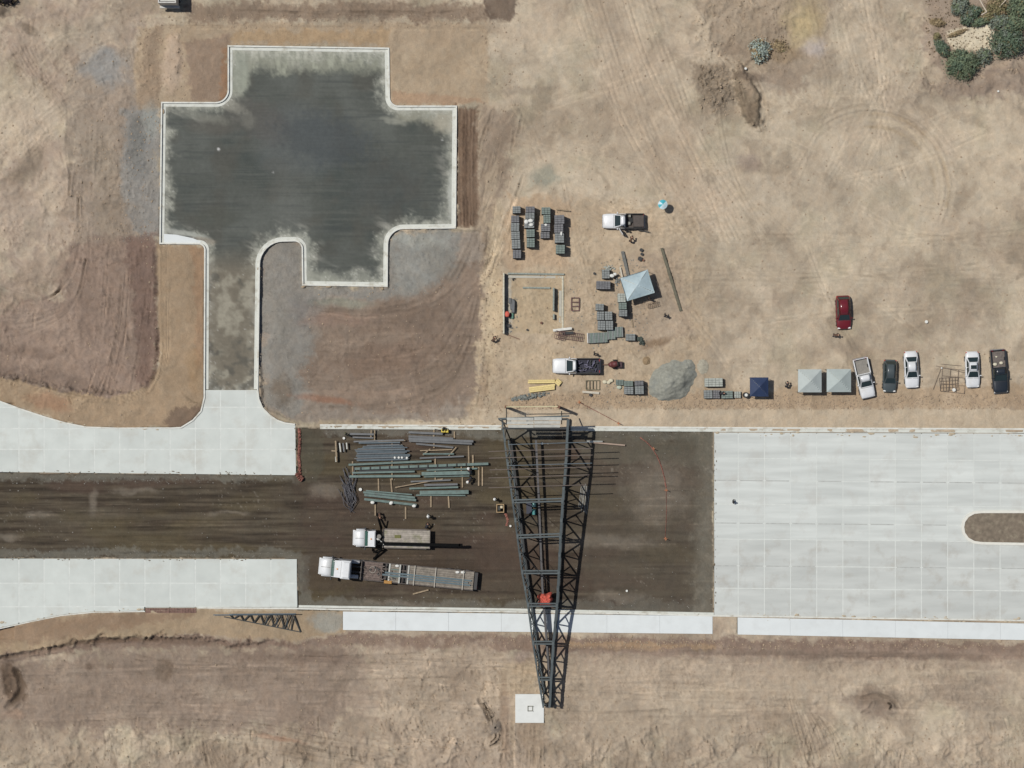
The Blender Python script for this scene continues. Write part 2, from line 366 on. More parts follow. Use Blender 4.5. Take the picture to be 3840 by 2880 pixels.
    lay(np.clip(edge,0,1)*rd, (120,117,106), .62); lay(rd*reg([(642,925),(700,925),(690,1040),(642,1040)], 6, 6), (88,84,70), .6)
    lay(rd*reg([(1250,930),(1541,930),(1541,1315),(1250,1315)], 30, 18), (92,84,72), .55)
    lay(rd*reg([(640,1030),(1250,1240),(1250,1290),(660,1280)], 14, 10), (78,66,56), .5)
    gx = rd*sstep(1478, 1520, X + 18*nzA)*(.6+.4*sstep(-.3,.5,nzB)); lay(gx, (122,116,102), .6); lay(gx*sstep(.2,.8,nzA), (146,138,122), .4); lay(rd*reg([(1260,936),(1540,936),(1540,1000),(1260,1000)], 12, 10), (104,100,86), .45)
    spk = fbm(X, Y, 4, 2, 33)*.7 + fbm(X, Y, 60, 2, 34)*.5
    lay(rd*sstep(.85,1.3,spk), (150,142,128), .4)
    rdn = rd

    # south field, left
    lay(ell(355,1450,20,24,0,.5,8), (118,102,86), .6); lay(ell(190,1441,8,8,0,.5,3), (112,96,82), .7); lay(ell(235,1441,9,7,0,.5,3), (116,100,86), .6)
    lay(ell(480,1500,60,16,6,.6,10), (172,156,136), .5); lay(ell(930,1500,90,70,20,.6,24), (156,141,122), .6); lay(ell(905,1440,60,30,0,.6,20), (188,170,148), .5)
    lay(ell(650,1420,130,14,2,.6,8), (124,106,92), .6); lay(ell(400,1388,60,8,6,.5,4), (108,90,76), .6); lay(ell(240,1385,110,6,-2,.5,3), (108,88,72), .7)  # last ellipse is part of the bank's shadow line, put into the colour
    lay(ell(600,1598,60,5,8,.5,4), (176,138,112), .5); lay(ell(480,1630,60,30,0,.6,14), (136,120,102), .6); lay(ell(650,1628,40,18,0,.5,10), (126,110,92), .6); lay(ell(800,1570,80,20,14,.6,12), (142,126,108), .55)
    lay(ell(1000,1480,30,50,-20,.6,14), (140,124,106), .55); lay(ell(1065,1475,46,60,0,.7,16), (188,170,146), .55); lay(ell(20,1590,60,30,0,.6,20), (150,134,116), .5)
    lay(ell(1895,1505,52,20,0,.45,8), (128,112,96), .65); lay(ell(2090,1500,70,40,0,.6,20), (148,132,116), .5); lay(ell(1480,1560,120,40,-6,.7,30), (150,136,118), .45)
    lay(ell(2000,1455,240,8,0,.5,6), (182,166,144), .6); lay(ell(1700,1480,200,9,-2,.5,6), (186,170,148), .55); lay(ell(1850,1415,300,7,1,.5,4), (124,108,94), .7); lay(ell(1300,1400,100,6,1,.5,4), (128,110,94), .5)
    lay(ell(1150,1600,24,60,0,.5,12), (156,136,112), .45); lay(ell(1090,1560,10,90,0,.5,4), (150,126,104), .55); lay(ell(1108,1560,6,90,0,.5,3), (178,158,132), .5)
    # north-east field
    lay(ell(1650,60,50,26,20,.6,16), (150,134,114), .6); lay(ell(1590,110,30,30,0,.6,14), (140,124,106), .6); lay(ell(1730,60,16,50,20,.5,8), (190,172,132), .5); lay(ell(1700,115,40,16,0,.5,8), (146,126,100), .6)
    lay(ell(1180,130,90,40,0,.7,26), (186,173,152), .5); lay(ell(1170,210,20,40,0,.5,12), (140,128,108), .6); lay(ell(1120,195,60,9,-4,.5,8), (150,136,118), .5)
    lay(ell(1390,200,60,120,-30,.6,26), (192,175,152), .5); lay(ell(1600,420,90,60,10,.7,30), (190,174,152), .4); lay(ell(1850,120,60,120,-8,.6,24), (190,176,154), .5); lay(ell(1780,160,30,30,0,.6,14), (152,138,120), .5)
    lay(ell(2000,200,80,40,0,.6,18), (156,142,124), .5); lay(ell(2120,190,90,14,-6,.5,6), (146,130,114), .6); lay(ell(1890,390,110,90,0,.6,30), (188,174,152), .4); lay(ell(1330,60,30,50,0,.6,14), (160,146,128), .45)
    lay(ell(1500,560,40,90,-20,.6,24), (170,156,134), .4); lay(ell(1700,560,90,40,0,.7,30), (172,157,136), .4); lay(ell(2080,640,110,30,0,.7,24), (170,156,136), .4); lay(ell(1960,760,200,12,0,.6,8), (160,142,122), .35)
    # left field
    lay(ell(70,480,70,60,0,.7,26), (182,166,148), .5); lay(ell(60,250,60,50,30,.7,24), (184,168,148), .5); lay(ell(100,600,60,30,0,.6,18), (150,134,116), .4); lay(ell(240,440,40,90,0,.6,24), (142,128,110), .5)
    lay(ell(205,330,46,60,0,.6,22), (150,138,120), .5); lay(ell(120,80,60,30,-20,.6,18), (186,172,150), .5); lay(ell(210,60,70,40,-30,.6,22), (180,168,148), .5); lay(ell(60,760,90,12,4,.5,8), (126,108,94), .6)
    lay(ell(185,640,14,70,12,.5,8), (130,112,98), .55); lay(ell(60,690,60,24,0,.6,16), (176,158,140), .4); lay(ell(295,300,14,60,0,.5,8), (112,112,106), .5); lay(ell(325,260,18,40,0,.5,8), (162,166,158), .5)
    lay(ell(900,520,60,14,10,.5,10), (168,170,160), .4); lay(ell(950,560,40,30,30,.6,12), (120,116,106), .4); lay(ell(600,700,26,60,0,.6,14), (132,128,118), .5); lay(ell(730,690,70,12,0,.5,8), (150,126,110), .5)
    lay(ell(830,780,130,30,-4,.6,18), (128,108,92), .55); lay(ell(800,730,90,14,-6,.5,10), (158,140,122), .5); lay(ell(960,800,30,60,20,.6,16), (130,114,98), .5); lay(ell(780,850,110,8,0,.5,6), (158,138,120), .5)
    # block yard and track east of the court
    lay(ell(1062,700,16,120,4,.5,9), (204,184,152), .6); lay(ell(1045,820,10,50,6,.5,6), (120,100,80), .4); lay(ell(1300,600,60,30,0,.6,16), (176,158,132), .4); lay(ell(1150,780,80,30,0,.6,18), (192,174,146), .5)
    lay(ell(1080,330,20,90,14,.5,12), (140,124,106), .55); lay(ell(1055,420,12,70,10,.5,8), (192,174,148), .5); lay(ell(1420,740,30,8,-12,.5,4), (130,108,84), .7); lay(ell(1445,640,26,40,10,.6,10), (160,146,128), .45)
    # boulevard sub-grade
    for q_ in ((200,1085,8,26,0),(20,1160,26,7,10),(85,1115,26,8,0),(290,1062,40,5,0),(500,1110,40,4,0),(700,1060,30,16,0),(1300,1170,120,14,0),(1420,1060,60,60,0),(850,1300,60,5,0),(1330,1290,50,10,0),(560,1290,5,4,0)): lay(rd*ell(*q_, .6, 8), (136,126,112), .5)
    col *= (1 + (1-rdn)*(.075*np.clip(big, -1, 1) + .05*np.clip(bg2, -1, 1)))[..., None]; sw = fbm(X + 30*wx, Y + 30*wy, 24, 4, 58, R(-35), 3.5, gain=.6); col *= (1 + (1-rdn)*.03*np.clip(sw, -1.2, 1.2))[..., None]
    # finer mottling; direction differs from area to area
    n1 = fbm(X + 10*wx, Y + 10*wy, 26, 5, 41, gain=.62); n2 = fbm(X + 5*w2, Y + 5*w3, 8, 4, 42, gain=.68)
    rdg = 1 - 2*np.abs(fbm(X + 14*wy + 3*w2, Y + 14*wx, 17, 4, 51, gain=.6)); rdg2 = 1 - 2*np.abs(fbm(X + 6*w3, Y + 6*w2, 7, 3, 52, gain=.6))
    rough = np.clip(reg([(-E,-E),(1050,-E),(1050,60),(340,60),(345,900),(-E,830)], 20, 15)*.8 + reg([(-E,1400),(E,1400),(E,E),(-E,E)], 30, 10)*.8 + reg([(1030,420),(1520,430),(1520,890),(1030,890)], 20, 10)*.8
                    + reg([(560,500),(1050,495),(1050,910),(560,910)], 10, 10)*.6 + reg([(1500,-30),(2300,-30),(2300,200),(1500,250)], 20, 20)*.7, .14, 1.0)
    sh = fbm(X, Y, 4.5, 4, 43, 0, 14); sv = fbm(X, Y, 4.5, 4, 44, R(90), 14); sd = fbm(X, Y, 5, 4, 45, R(-55), 12); se = fbm(X, Y, 5, 4, 46, R(35), 12)
    wh = reg([(-E,1380),(E,1400),(E,E),(-E,E)], 20, 20)*sstep(1640,1500,Y) + reg([(650,640),(1040,620),(1040,900),(650,900)], 14, 14)
    wv = reg([(150,240),(345,240),(345,870),(170,860)], 14, 16)*.9 + reg([(985,230),(1035,230),(1035,490),(985,490)], 5, 3)*1.6 + sstep(1540,1620,Y)*.8 + reg([(1060,1440),(1180,1440),(1180,1700),(1060,1700)], 10, 6)
    wd = reg([(-E,0),(150,0),(150,700),(-E,760)], 30, 30)*.8 + reg([(1040,230),(1120,230),(1110,600),(1030,640)], 12, 8)*1.2
    we = reg([(1300,0),(1800,100),(1650,520),(1350,420)], 40, 30)*.5
    strk = wh*sh + wv*sv + wd*sd + we*se
    ch1 = sstep(.55,1.1,fbm(X, Y, 3.2, 3, 47, gain=.8)*.8 + n1*.4)*rough
    pat = sstep(-.35, .55, fbm(X + 20*wy, Y + 20*wx, 44, 4, 53)); pat = .22 + .78*pat
    fine = fbm(X, Y, 3.4, 3, 54, gain=.75)
    crk = sstep(.78, .97, 1 - np.abs(fbm(X + 10*wx + 4*w2, Y + 10*wy + 4*w3, 13, 4, 55, gain=.6))*2.2) * sstep(.15, .8, fbm(X, Y, 38, 4, 56) + .2)
    L = 1 + .075*n1 + (.02+.08*rough*pat)*n2 + .10*pat*np.clip(strk, -1.5, 1.5) + .035*rough*pat*fine - .20*ch1*pat - .13*crk*rough*(1-rdn) + rough*.03*np.clip(rdg, -1, 1)*(1-rdn) + rough*.05*pat*np.clip(rdg2, -1, 1)
    L = 1 + (L-1)*(1.32 + .3*np.clip(nzA, 0, 1.5))
    col *= np.clip(L, .4, 1.5)[..., None]
    ci = fbm(X, Y, 11, 3, 49)*.022; col[..., 0] *= 1+ci; col[..., 2] *= 1-ci
    Z += (1-rdn)*(.10*n1 + pat*(.085*rough*n2 + .06*np.clip(strk,-1.5,1.5) + .05*rough*fine + rough*.07*np.clip(rdg2, -1, 1)) - .11*ch1*pat - .12*crk*rough + rough*.05*np.clip(rdg, -1, 1)) + rdn*(.025*n2 + .012*np.clip(st, -1, 1))
    Z = np.minimum(Z, .16 + .3*(Z-.16))
    hum = sstep(1540, 1620, Y) + .7*reg([(1960,40),(2300,40),(2300,215),(1990,215)], 16, 14) + .7*reg([(1500,-40),(1720,-40),(1720,125),(1500,125)], 16, 14) + .45*sstep(345, 250, X)*sstep(880, 780, Y) + .6*reg([(820,1440),(1065,1440),(1065,1620),(820,1620)], 20, 20)
    hb = fbm(X + 14*wx, Y + 14*wy, 42, 5, 57, gain=.6); Z += hum*(.55*np.clip(hb, -.3, 1.2)); col *= (1 - .07*hum*np.clip(-hb, 0, 1) + .04*hum*np.clip(hb, 0, 1))[..., None]
    # ---- wheel and track marks, worn ruts with some crevice shade and highlights in the colour
    x0g, y0g, st_ = DX; brk = np.clip(.75 + .7*fbm(X, Y, 30, 3, 59), .1, 1.4)
    def stroke(pts, wdt, dl, dep, tint=None):
        if not full: return
        pts = chaik(pts, 2)
        acc = {}
        xs = [p[0] for p in pts]; ys = [p[1] for p in pts]; b = wdt*2.2+2
        i_0 = max(int((min(xs)-b-x0g)/st_), 0); i_1 = min(int((max(xs)+b-x0g)/st_)+2, X.shape[1])
        j_0 = max(int((min(ys)-b-y0g)/st_), 0); j_1 = min(int((max(ys)+b-y0g)/st_)+2, X.shape[0])
        if i_1 <= i_0 or j_1 <= j_0: return
        xx = X[j_0:j_1, i_0:i_1] + .8*w2[j_0:j_1, i_0:i_1]; yy = Y[j_0:j_1, i_0:i_1] + .8*w3[j_0:j_1, i_0:i_1]
        d = np.full(xx.shape, 1e9, np.float32)
        for (ax, ay), (bx, by) in zip(pts[:-1], pts[1:]):
            dx, dy = bx-ax, by-ay; LL = dx*dx+dy*dy+1e-6
            t = np.clip(((xx-ax)*dx+(yy-ay)*dy)/LL, 0, 1); d = np.minimum(d, (xx-ax-t*dx)**2+(yy-ay-t*dy)**2)
        d = np.sqrt(d)/wdt; m = np.exp(-d*d*1.6)*(.6+.4*np.clip(n2[j_0:j_1, i_0:i_1]+.6,0,1.4))*brk[j_0:j_1, i_0:i_1]
        sl_ = (slice(j_0, j_1), slice(i_0, i_1))
        if tint is not None: col[sl_] = col[sl_]*(1-m[..., None]*.6) + lin(tint)*m[..., None]*.6
        col[sl_] *= (1+1.85*dl*m)[..., None]
        Z[sl_] += (-dep*m + dep*.6*np.exp(-(d-1.7)**2*3))*1.6
    def pair(pts, gap, wdt, dl, dep):
        a = np.array(pts, float); t = np.gradient(a, axis=0); n = np.stack([-t[:, 1], t[:, 0]], 1); n /= np.linalg.norm(n, axis=1)[:, None] + 1e-6
        for s in (-1, 1): stroke([tuple(p) for p in a + n*s*gap/2], wdt, dl, dep)
    rr = random.Random(5)
    def arc(cx, cy, rx, ry, a0, a1, n=14): return [(cx+rx*math.cos(R(a0+(a1-a0)*i/n)), cy+ry*math.sin(R(a0+(a1-a0)*i/n))) for i in range(n+1)]
    for k in range(4):
        q = rr.uniform(-26, 26); pair(arc(1880, 400+q*.3, 165+q, 160+q, -150+rr.uniform(-10,40), 10+rr.uniform(-50,30)), 12, rr.uniform(2.2,4.5), rr.choice((-.03,-.025,.03)), .02)
    for s in (4, 34): stroke(arc(1885, 410, 168-s, 168-s*.9, -112, 12), 5.5, -.035, .03, (176,156,126))
    stroke(arc(1885, 410, 150, 152, -110, 10), 5, .03, 0, (196,180,152))
    for k in range(14):
        y = rr.uniform(500, 800); pair([(1500,y),(1700,y+rr.uniform(-30,30)),(1950,y+rr.uniform(-30,30)),(2230,y+rr.uniform(-40,40))], 11, 2, rr.choice((-.05,.04)), .02)
    for k in range(10):
        x = rr.uniform(1230, 1420); pair([(x,-10),(x+50,150),(x+130+rr.uniform(-30,30),330),(x+260+rr.uniform(-60,60),520)], 11, 2.4, rr.choice((-.05,.045)), .03)
    for k in range(10):
        x = rr.uniform(1740, 1900); pair([(x,-10),(x+20,100),(x+rr.uniform(20,60),200),(x+rr.uniform(-160,200),400)], 11, 2.4, rr.choice((-.05,.045)), .02)
    for k in range(12):
        a = rr.uniform(380, 480); pair([(1250,a),(1340,a+50),(1440,a+30+rr.uniform(-40,40)),(1560,a+rr.uniform(-60,60))], 10, 2, rr.choice((-.05,.05)), .02)
    # curved haul marks on the left
    for q in (0, 10, 24, 36, 48, 60): stroke([(-10,610+q*.5),(70,640+q*.3),(120,640),(160-q*.3,590),(175-q*.2,520),(170,430)], 2.6, -.08 if q % 20 else .07, .05)
    for q in range(5): stroke([(0,730-q*14),(60,722-q*12),(130,690-q*8),(170,640),(185,560)], 2.2, -.08, .04)
    for q in range(9):
        x = rr.uniform(0, 120); y = rr.uniform(60, 300); pair([(x-60,y+90),(x,y+30),(x+70,y-rr.uniform(10,50)),(x+130,y-rr.uniform(40,90))], 10, 2, rr.choice((-.07,.06)), .03)
    for q in range(6): stroke([(20+q*9,100),(60+q*8,170),(130+q*5,230),(150+q*2,330),(150,420)], 2, -.07, .04)
    for q in range(16):
        x = rr.uniform(160, 320); stroke([(x+25,560+rr.uniform(0,80)),(x+18,680),(x+rr.uniform(-12,8),780),(x-rr.uniform(15,40),865)], rr.uniform(1.2,2.4), rr.choice((-.15,.12,-.1)), .06)
    for q in range(7): stroke([(-20,815+q*1.6),(120,848+q*1.5),(240,862+q*1.3),(318,842+q*2),(352+q*2,795),(350+q*3,700),(350+q*3,540)], 1.3, -.12 if q % 2 else .10, .05)
    for q in range(10): stroke([(395+q*3,850+q*5),(420+q*2,870)], 1.5, -.13, .04)
    for q in range(10):
        y = rr.uniform(660, 880); stroke([(670+rr.uniform(0,60),y),(800,y+rr.uniform(0,20)),(930,y-rr.uniform(0,30)),(1000,y-rr.uniform(60,130)),(1035,y-rr.uniform(150,260))], rr.uniform(2,4), rr.choice((-.08,.07)), .04)
    for q in range(8): stroke([(1115-q*5,430+q*6),(1090-q*4,520),(1060-q*4,600+q*10),(1050-q*3,680+q*8)], 1.6, rr.choice((-.14,.12)), .07)
    for q in range(9): stroke([(996+q*3.6,236),(997+q*3.8,360),(995+q*3.9,486)], 1.2, rr.choice((-.2,-.1,.12)), .08)
    # darker lines down both sides of the long mound
    stroke([(1592,170),(1602,215),(1620,256),(1634,276)], 2.4, -.12, .06, (122,106,88)); stroke([(1632,165),(1647,200),(1655,235),(1653,268)], 2.6, -.12, .06, (118,102,84))
    for q in range(34):
        x = rr.uniform(1512, 1588); y = rr.uniform(140, 240); stroke([(x,y),(x+rr.uniform(-6,6),y+rr.uniform(5,14))], 2.2, -.22, .12)
    # road marks and southern field
    for q in range(40):
        y = rr.uniform(1034, 1200); x = rr.uniform(-100, 500); stroke([(x,y),(x+160,y+rr.uniform(-2,2)),(x+rr.uniform(200,420),y+rr.uniform(-4,4))], rr.uniform(1,2.5), rr.choice((-.18,.18,.12)), .012)
    for q in range(60):
        y = rr.uniform(940, 1300); x = rr.uniform(645, 1350); stroke([(x,y),(x+120,y+rr.uniform(-2,2)),(x+rr.uniform(150,300),y+rr.uniform(-4,4))], rr.uniform(1,2.5), rr.choice((-.18,.2,.12)), .012)
    for q in range(60):
        y = rr.uniform(1405, 1560); x = rr.uniform(-100, 2000); stroke([(x,y),(x+120,y+rr.uniform(-8,5)),(x+rr.uniform(200,460),y+rr.uniform(-14,14))], rr.uniform(1.2,3), rr.choice((-.12,.10,-.07,.07)), .04)
    for q in range(60):
        x = rr.choice((rr.uniform(1080,1170), rr.uniform(0,1000), rr.uniform(1640,1900), rr.uniform(1240,2212))); y = rr.uniform(1570, 1650)
        stroke([(x,y),(x+rr.uniform(-8,10),y+40),(x+rr.uniform(-16,22),y+90)], rr.uniform(1.2,2.6), rr.choice((-.15,.11)), .07)
    for q in range(12): stroke([(1700+q*7,1505+q*4),(1712+q*9,1560+q*2),(1735+q*9,1640)], 1.5, rr.choice((-.16,.12)), .08)
    for q in range(10): stroke([(430+q*4,1600+q*2),(440+q*6,1660)], 1.6, -.12 if q % 2 else .08, .08)
    for q in range(6): stroke([(600,1560+q*14),(700,1580+q*14),(830,1600+q*14),(900,1640+q*8)], 1.8, -.12, .06)
    for q in range(8): stroke([(510+q*50,24+rr.uniform(-6,8)),(560+q*50,26+rr.uniform(-6,8)),(640+q*50,24+rr.uniform(-6,8))], 2.6, -.12, .05)
    stroke([(350,55),(700,58),(1050,60)], 1.6, -.1, .05); stroke([(350,62),(700,64),(1050,66)], 1.2, .1, .04)
    stroke([(1045,600),(1062,560),(1085,500),(1112,430)], 4, .10, .06); stroke([(1034,880),(1044,820),(1052,740)], 4, .08, .06)
    # long crossing tyre tracks over the open soil
    for k in range(26):
        x = rr.uniform(1080, 2150); y = rr.uniform(20, 800); a = rr.uniform(-.5, .5) if rr.random() < .6 else rr.uniform(.7, 1.5); L_ = rr.uniform(160, 420); cv = rr.uniform(-90, 90)
        c, s = math.cos(a), math.sin(a); pair([(x-c*L_/2, y-s*L_/2), (x-c*L_/6-s*cv*.3, y-s*L_/6+c*cv*.3), (x+c*L_/6-s*cv*.3, y+s*L_/6+c*cv*.3), (x+c*L_/2, y+s*L_/2)], rr.choice((9, 11, 13)), rr.uniform(1.5, 3), rr.choice((-.07, -.05, .05, .07)), .03)
    for k in range(16):
        x = rr.uniform(0, 1100); y = rr.uniform(1420, 1640); L_ = rr.uniform(160, 420); a = rr.uniform(-.15, .2); c, s = math.cos(a), math.sin(a); cv = rr.uniform(-50, 50)
        pair([(x-c*L_/2, y-s*L_/2), (x, y+cv*.4), (x+c*L_/2, y+s*L_/2)], 11, rr.uniform(1.5, 2.6), rr.choice((-.10, -.07, .08)), .05)
    stroke([(90,1566),(300,1553),(500,1559),(640,1576)], 1.8, -.18, .08); stroke([(360,1565),(372,1600),(366,1635)], 2.6, -.18, .10); stroke([(420,1578),(402,1625),(378,1662)], 2.4, -.18, .10)
    stroke([(430,1558),(620,1598),(760,1642),(840,1662)], 3, -.12, .08); stroke([(30,1450),(42,1475),(38,1505),(14,1528)], 6, -.12, .2, (112,96,80)); stroke([(1034,1512),(1046,1530),(1058,1556)], 3.6, -.16, .16, (120,106,90)); stroke([(1078,1558),(1086,1580),(1078,1602),(1062,1612)], 4, -.14, .16, (118,104,90))
    stroke([(0,1414),(100,1398),(190,1378),(280,1372),(400,1376)], 2.0, .12, -.05); stroke([(0,1422),(100,1404),(190,1385),(280,1378),(340,1384)], 4.5, -.16, .12, (106,88,74)); stroke([(0,815),(60,822),(130,846),(190,858)], 2.4, -.2, .1)  # second stroke paints the dark shadow line below the verge edge
    stroke([(318,838),(336,806),(340,740),(338,640),(337,540)], 5, -.14, .12, (104,86,76)); stroke([(330,835),(346,805),(350,740)], 1.8, .14, -.06)
    stroke([(1862,1508),(1890,1496),(1925,1508),(1940,1530)], 3.5, -.2, .14); stroke([(1862,1540),(1880,1530),(1884,1518)], 2.4, -.24, .12); stroke([(1920,1518),(1926,1524),(1922,1532)], 2, -.8, .2, (30,26,22))
    stroke([(30,140),(90,170),(140,205),(148,260),(140,330),(160,420)], 2.0, -.09, .05); stroke([(0,118),(60,160),(110,190),(150,215)], 1.8, -.09, .04); stroke([(130,330),(150,390),(180,450)], 2, -.09, .05)
    for q in range(30):  # crumbly ground: dark dashes put its small shadows into the colour
        x = rr.uniform(1960, 2212); y = rr.uniform(90, 205); stroke([(x,y),(x+rr.uniform(-10,10),y+rr.uniform(3,12))], 2.0, rr.choice((-.26,.16)), .14)
    for q in range(26):
        x = rr.uniform(1500, 1680); y = rr.uniform(0, 130); stroke([(x,y),(x+rr.uniform(-9,9),y+rr.uniform(3,14))], 2.0, rr.choice((-.24,.14)), .12)
    for q in range(70):
        x = rr.uniform(1035, 1520) if q % 3 else rr.uniform(1100, 2200); y = rr.uniform(560, 890) if q % 3 else rr.uniform(852, 884); stroke([(x,y),(x+rr.uniform(-6,6),y+rr.uniform(2,9))], 1.5, rr.choice((-.2,.16)), .10)
    for q in range(60):
        x = rr.uniform(0, 345); y = rr.uniform(40, 860); stroke([(x,y),(x+rr.uniform(-6,6),y+rr.uniform(6,26))], rr.uniform(1.2,2.4), rr.choice((-.18,.12)), .08)
    for q in range(70):
        x = rr.uniform(0, 2212); y = 1640-abs(rr.gauss(0, 45)); stroke([(x,y),(x+rr.uniform(-8,8),y+rr.uniform(6,22))], rr.uniform(1.4,3), rr.choice((-.24,-.16,.14)), .12)
    for q in range(40):
        x = rr.uniform(820, 1070); y = rr.uniform(1420, 1600); stroke([(x,y),(x+rr.uniform(-14,14),y+rr.uniform(4,22))], rr.uniform(1.4,2.6), rr.choice((-.18,.14)), .10)
    for q in range(30):
        x = rr.uniform(1040, 1130); y = rr.uniform(230, 600); stroke([(x,y),(x-rr.uniform(4,16),y+rr.uniform(20,60))], rr.uniform(1.4,2.6), rr.choice((-.16,.13)), .08)
    # little bowl in the south and its black hole
    for q in range(5): stroke([(1045,1520),(1062,1545),(1075,1590),(1060,1605)], 2.0, -.12, .08)
    # ---- relief that belongs to the site
    Z -= rd*.22
    gs = reg([(562,520),(652,516),(654,618),(838,622),(838,500),(988,494),(1040,500),(1040,905),(640,915),(568,880),(556,700)], 3, .5)
    Z -= gs*(.30+.25*np.clip(1-np.abs(X-566)/30,0,1))
    Z -= reg([(986,230),(1034,230),(1034,492),(986,492)], 4, 1)*.25
    Z += ell(1617,212,20,70,-17,.35,2)*(.85+.15*n2) + ell(1545,190,36,54,-10,.4,6)*(.3+.25*n2+.2*fine) + ell(30,1478,20,30,-20,.5,3)*-.5 + ell(372,140,18,56,2,.4,3)*.3
    Z -= reg([(-300,1400),(0,1362),(200,1326),(640,1322),(745,1322),(745,1366),(640,1378),(200,1378),(0,1410)], 4, 2)*.06
    low = sstep(700, 520, X)
    Z -= .75*low*reg([(-400,1470),(0,1424),(100,1404),(190,1385),(280,1378),(420,1384),(640,1390),(760,1380),(760,1900),(-400,1900)], 9, 5)
    Z -= .7*reg([(-400,300),(150,480),(336,520),(337,800),(310,838),(240,852),(130,840),(0,806),(-400,760)], 7, 4)*sstep(510, 760, Y)
    if full:
        for poly in (ASPH, L1, L2, RR):
            sd_ = poly_sd(X, Y, tv(poly)); Z = np.where(sd_ < -1, -.62, Z*1.0); Z = np.where((sd_ >= -1) & (sd_ < 3), np.minimum(Z, -.03 if poly is not RR else -.03), Z)
        for poly in (W1, W2):
            sd_ = poly_sd(X, Y, tv(poly)); Z = np.where(sd_ < -1, -.45, Z); Z = np.where((sd_ >= -1) & (sd_ < 2.5), np.minimum(Z, .0), Z)
    return np.clip(col/GAIN, .005, .9), Z
def grid_mesh(name, xs, ys, col, Z, m, keep=None):
    nx, ny = len(xs), len(ys)
    GX, GY = np.meshgrid(xs, ys); co_ = np.stack([GX, GY, Z], -1).reshape(-1, 3).astype(np.float32)
    j, i = np.meshgrid(np.arange(ny-1), np.arange(nx-1), indexing='ij'); a = (j*nx+i).ravel()
    q = np.stack([a, a+nx, a+nx+1, a+1], -1)     # ys run downwards
    if keep is not None: q = q[keep.ravel()]
    used = np.unique(q); remap = np.full(nx*ny, -1, np.int64); remap[used] = np.arange(len(used)); q = remap[q]
    me = bpy.data.meshes.new(name); me.vertices.add(len(used)); me.vertices.foreach_set("co", co_[used].ravel())
    me.loops.add(q.size); me.loops.foreach_set("vertex_index", q.ravel().astype(np.int32))
    me.polygons.add(len(q)); me.polygons.foreach_set("loop_start", np.arange(0, q.size, 4, dtype=np.int32)); 
    me.polygons.foreach_set("loop_total", np.full(len(q), 4, np.int32)); me.polygons.foreach_set("use_smooth", np.ones(len(q), bool))
    me.update(calc_edges=True)
    ca = me.color_attributes.new("Col", 'FLOAT_COLOR', 'POINT')
    c4 = np.ones((nx*ny, 4), np.float32); c4[:, :3] = col.reshape(-1, 3); ca.data.foreach_set("color", c4[used].ravel())
    me.materials.append(m); return me
# ---------------------------------------------------------------- ground
STEP = 0.15
fx = np.arange(-69, 69.01, STEP); fy = np.arange(52.5, -52.51, -STEP)
k_ = S/V
GX, GY = np.meshgrid(fx, fy); XV = (GX*k_ + CX/V).astype(np.float32); YV = (CY/V - GY*k_).astype(np.float32)
colr, Zg = paint(XV, YV, (float(XV[0, 0]), float(YV[0, 0]), STEP*k_), True)
ext = np.array([1.5, 4, 8, 14, 22, 34, 50, 75, 110, 160, 240, 360, 540, 800.])
ex = np.concatenate([-69-ext[::-1], fx, 69+ext]); ey = np.concatenate([52.5+ext[::-1], fy, -52.5-ext])
EX, EY = np.meshgrid(ex, ey); xe = (EX*k_ + CX/V).astype(np.float32); ye = (CY/V - EY*k_).astype(np.float32)
ne = len(ext); colE = np.empty(EX.shape + (3,), np.float32); ZE = np.zeros(EX.shape, np.float32)
far = fbm(xe, ye, 160, 4, 21)
colE[:] = lin((176,159,139))/GAIN; colE *= (1+.10*far)[..., None]
colE[ne:-ne, ne:-ne] = colr; ZE[ne:-ne, ne:-ne] = Zg
for sl_ in ((slice(0, ne), slice(None)), (slice(-ne, None), slice(None)), (slice(None), slice(0, ne)), (slice(None), slice(-ne, None))): ZE[sl_] = -.03
ZE[:ne+1] = -.03; ZE[-ne-1:] = -.03; ZE[:, :ne+1] = -.03; ZE[:, -ne-1:] = -.03
# where the paving runs on past the modelled field the ground stays below it
for a_, b_ in ((1510, 1775), (2094, 2400)): ZE[(ye > a_/V) & (ye < b_/V) & (xe < 30)] = -.62
ZE[(ye > 1625/V) & (ye < 2326/V) & (xe > 2190)] = -.62; ZE[(ye > 2345/V) & (ye < 2392/V) & (xe > 2190)] = -.45
dirt = attr_mat("site_soil", 0.95, 0.09, .11)
obj("ground", grid_mesh("ground", ex, ey, colE, ZE, dirt), kind='structure')
def gz(px, py):
    x = (px-CX)/S; y = (CY-py)/S; i = int(round((x+69)/STEP)); j = int(round((52.5-y)/STEP))
    if 0 <= i < Zg.shape[1] and 0 <= j < Zg.shape[0]: return float(Zg[j, i])
    return -.03
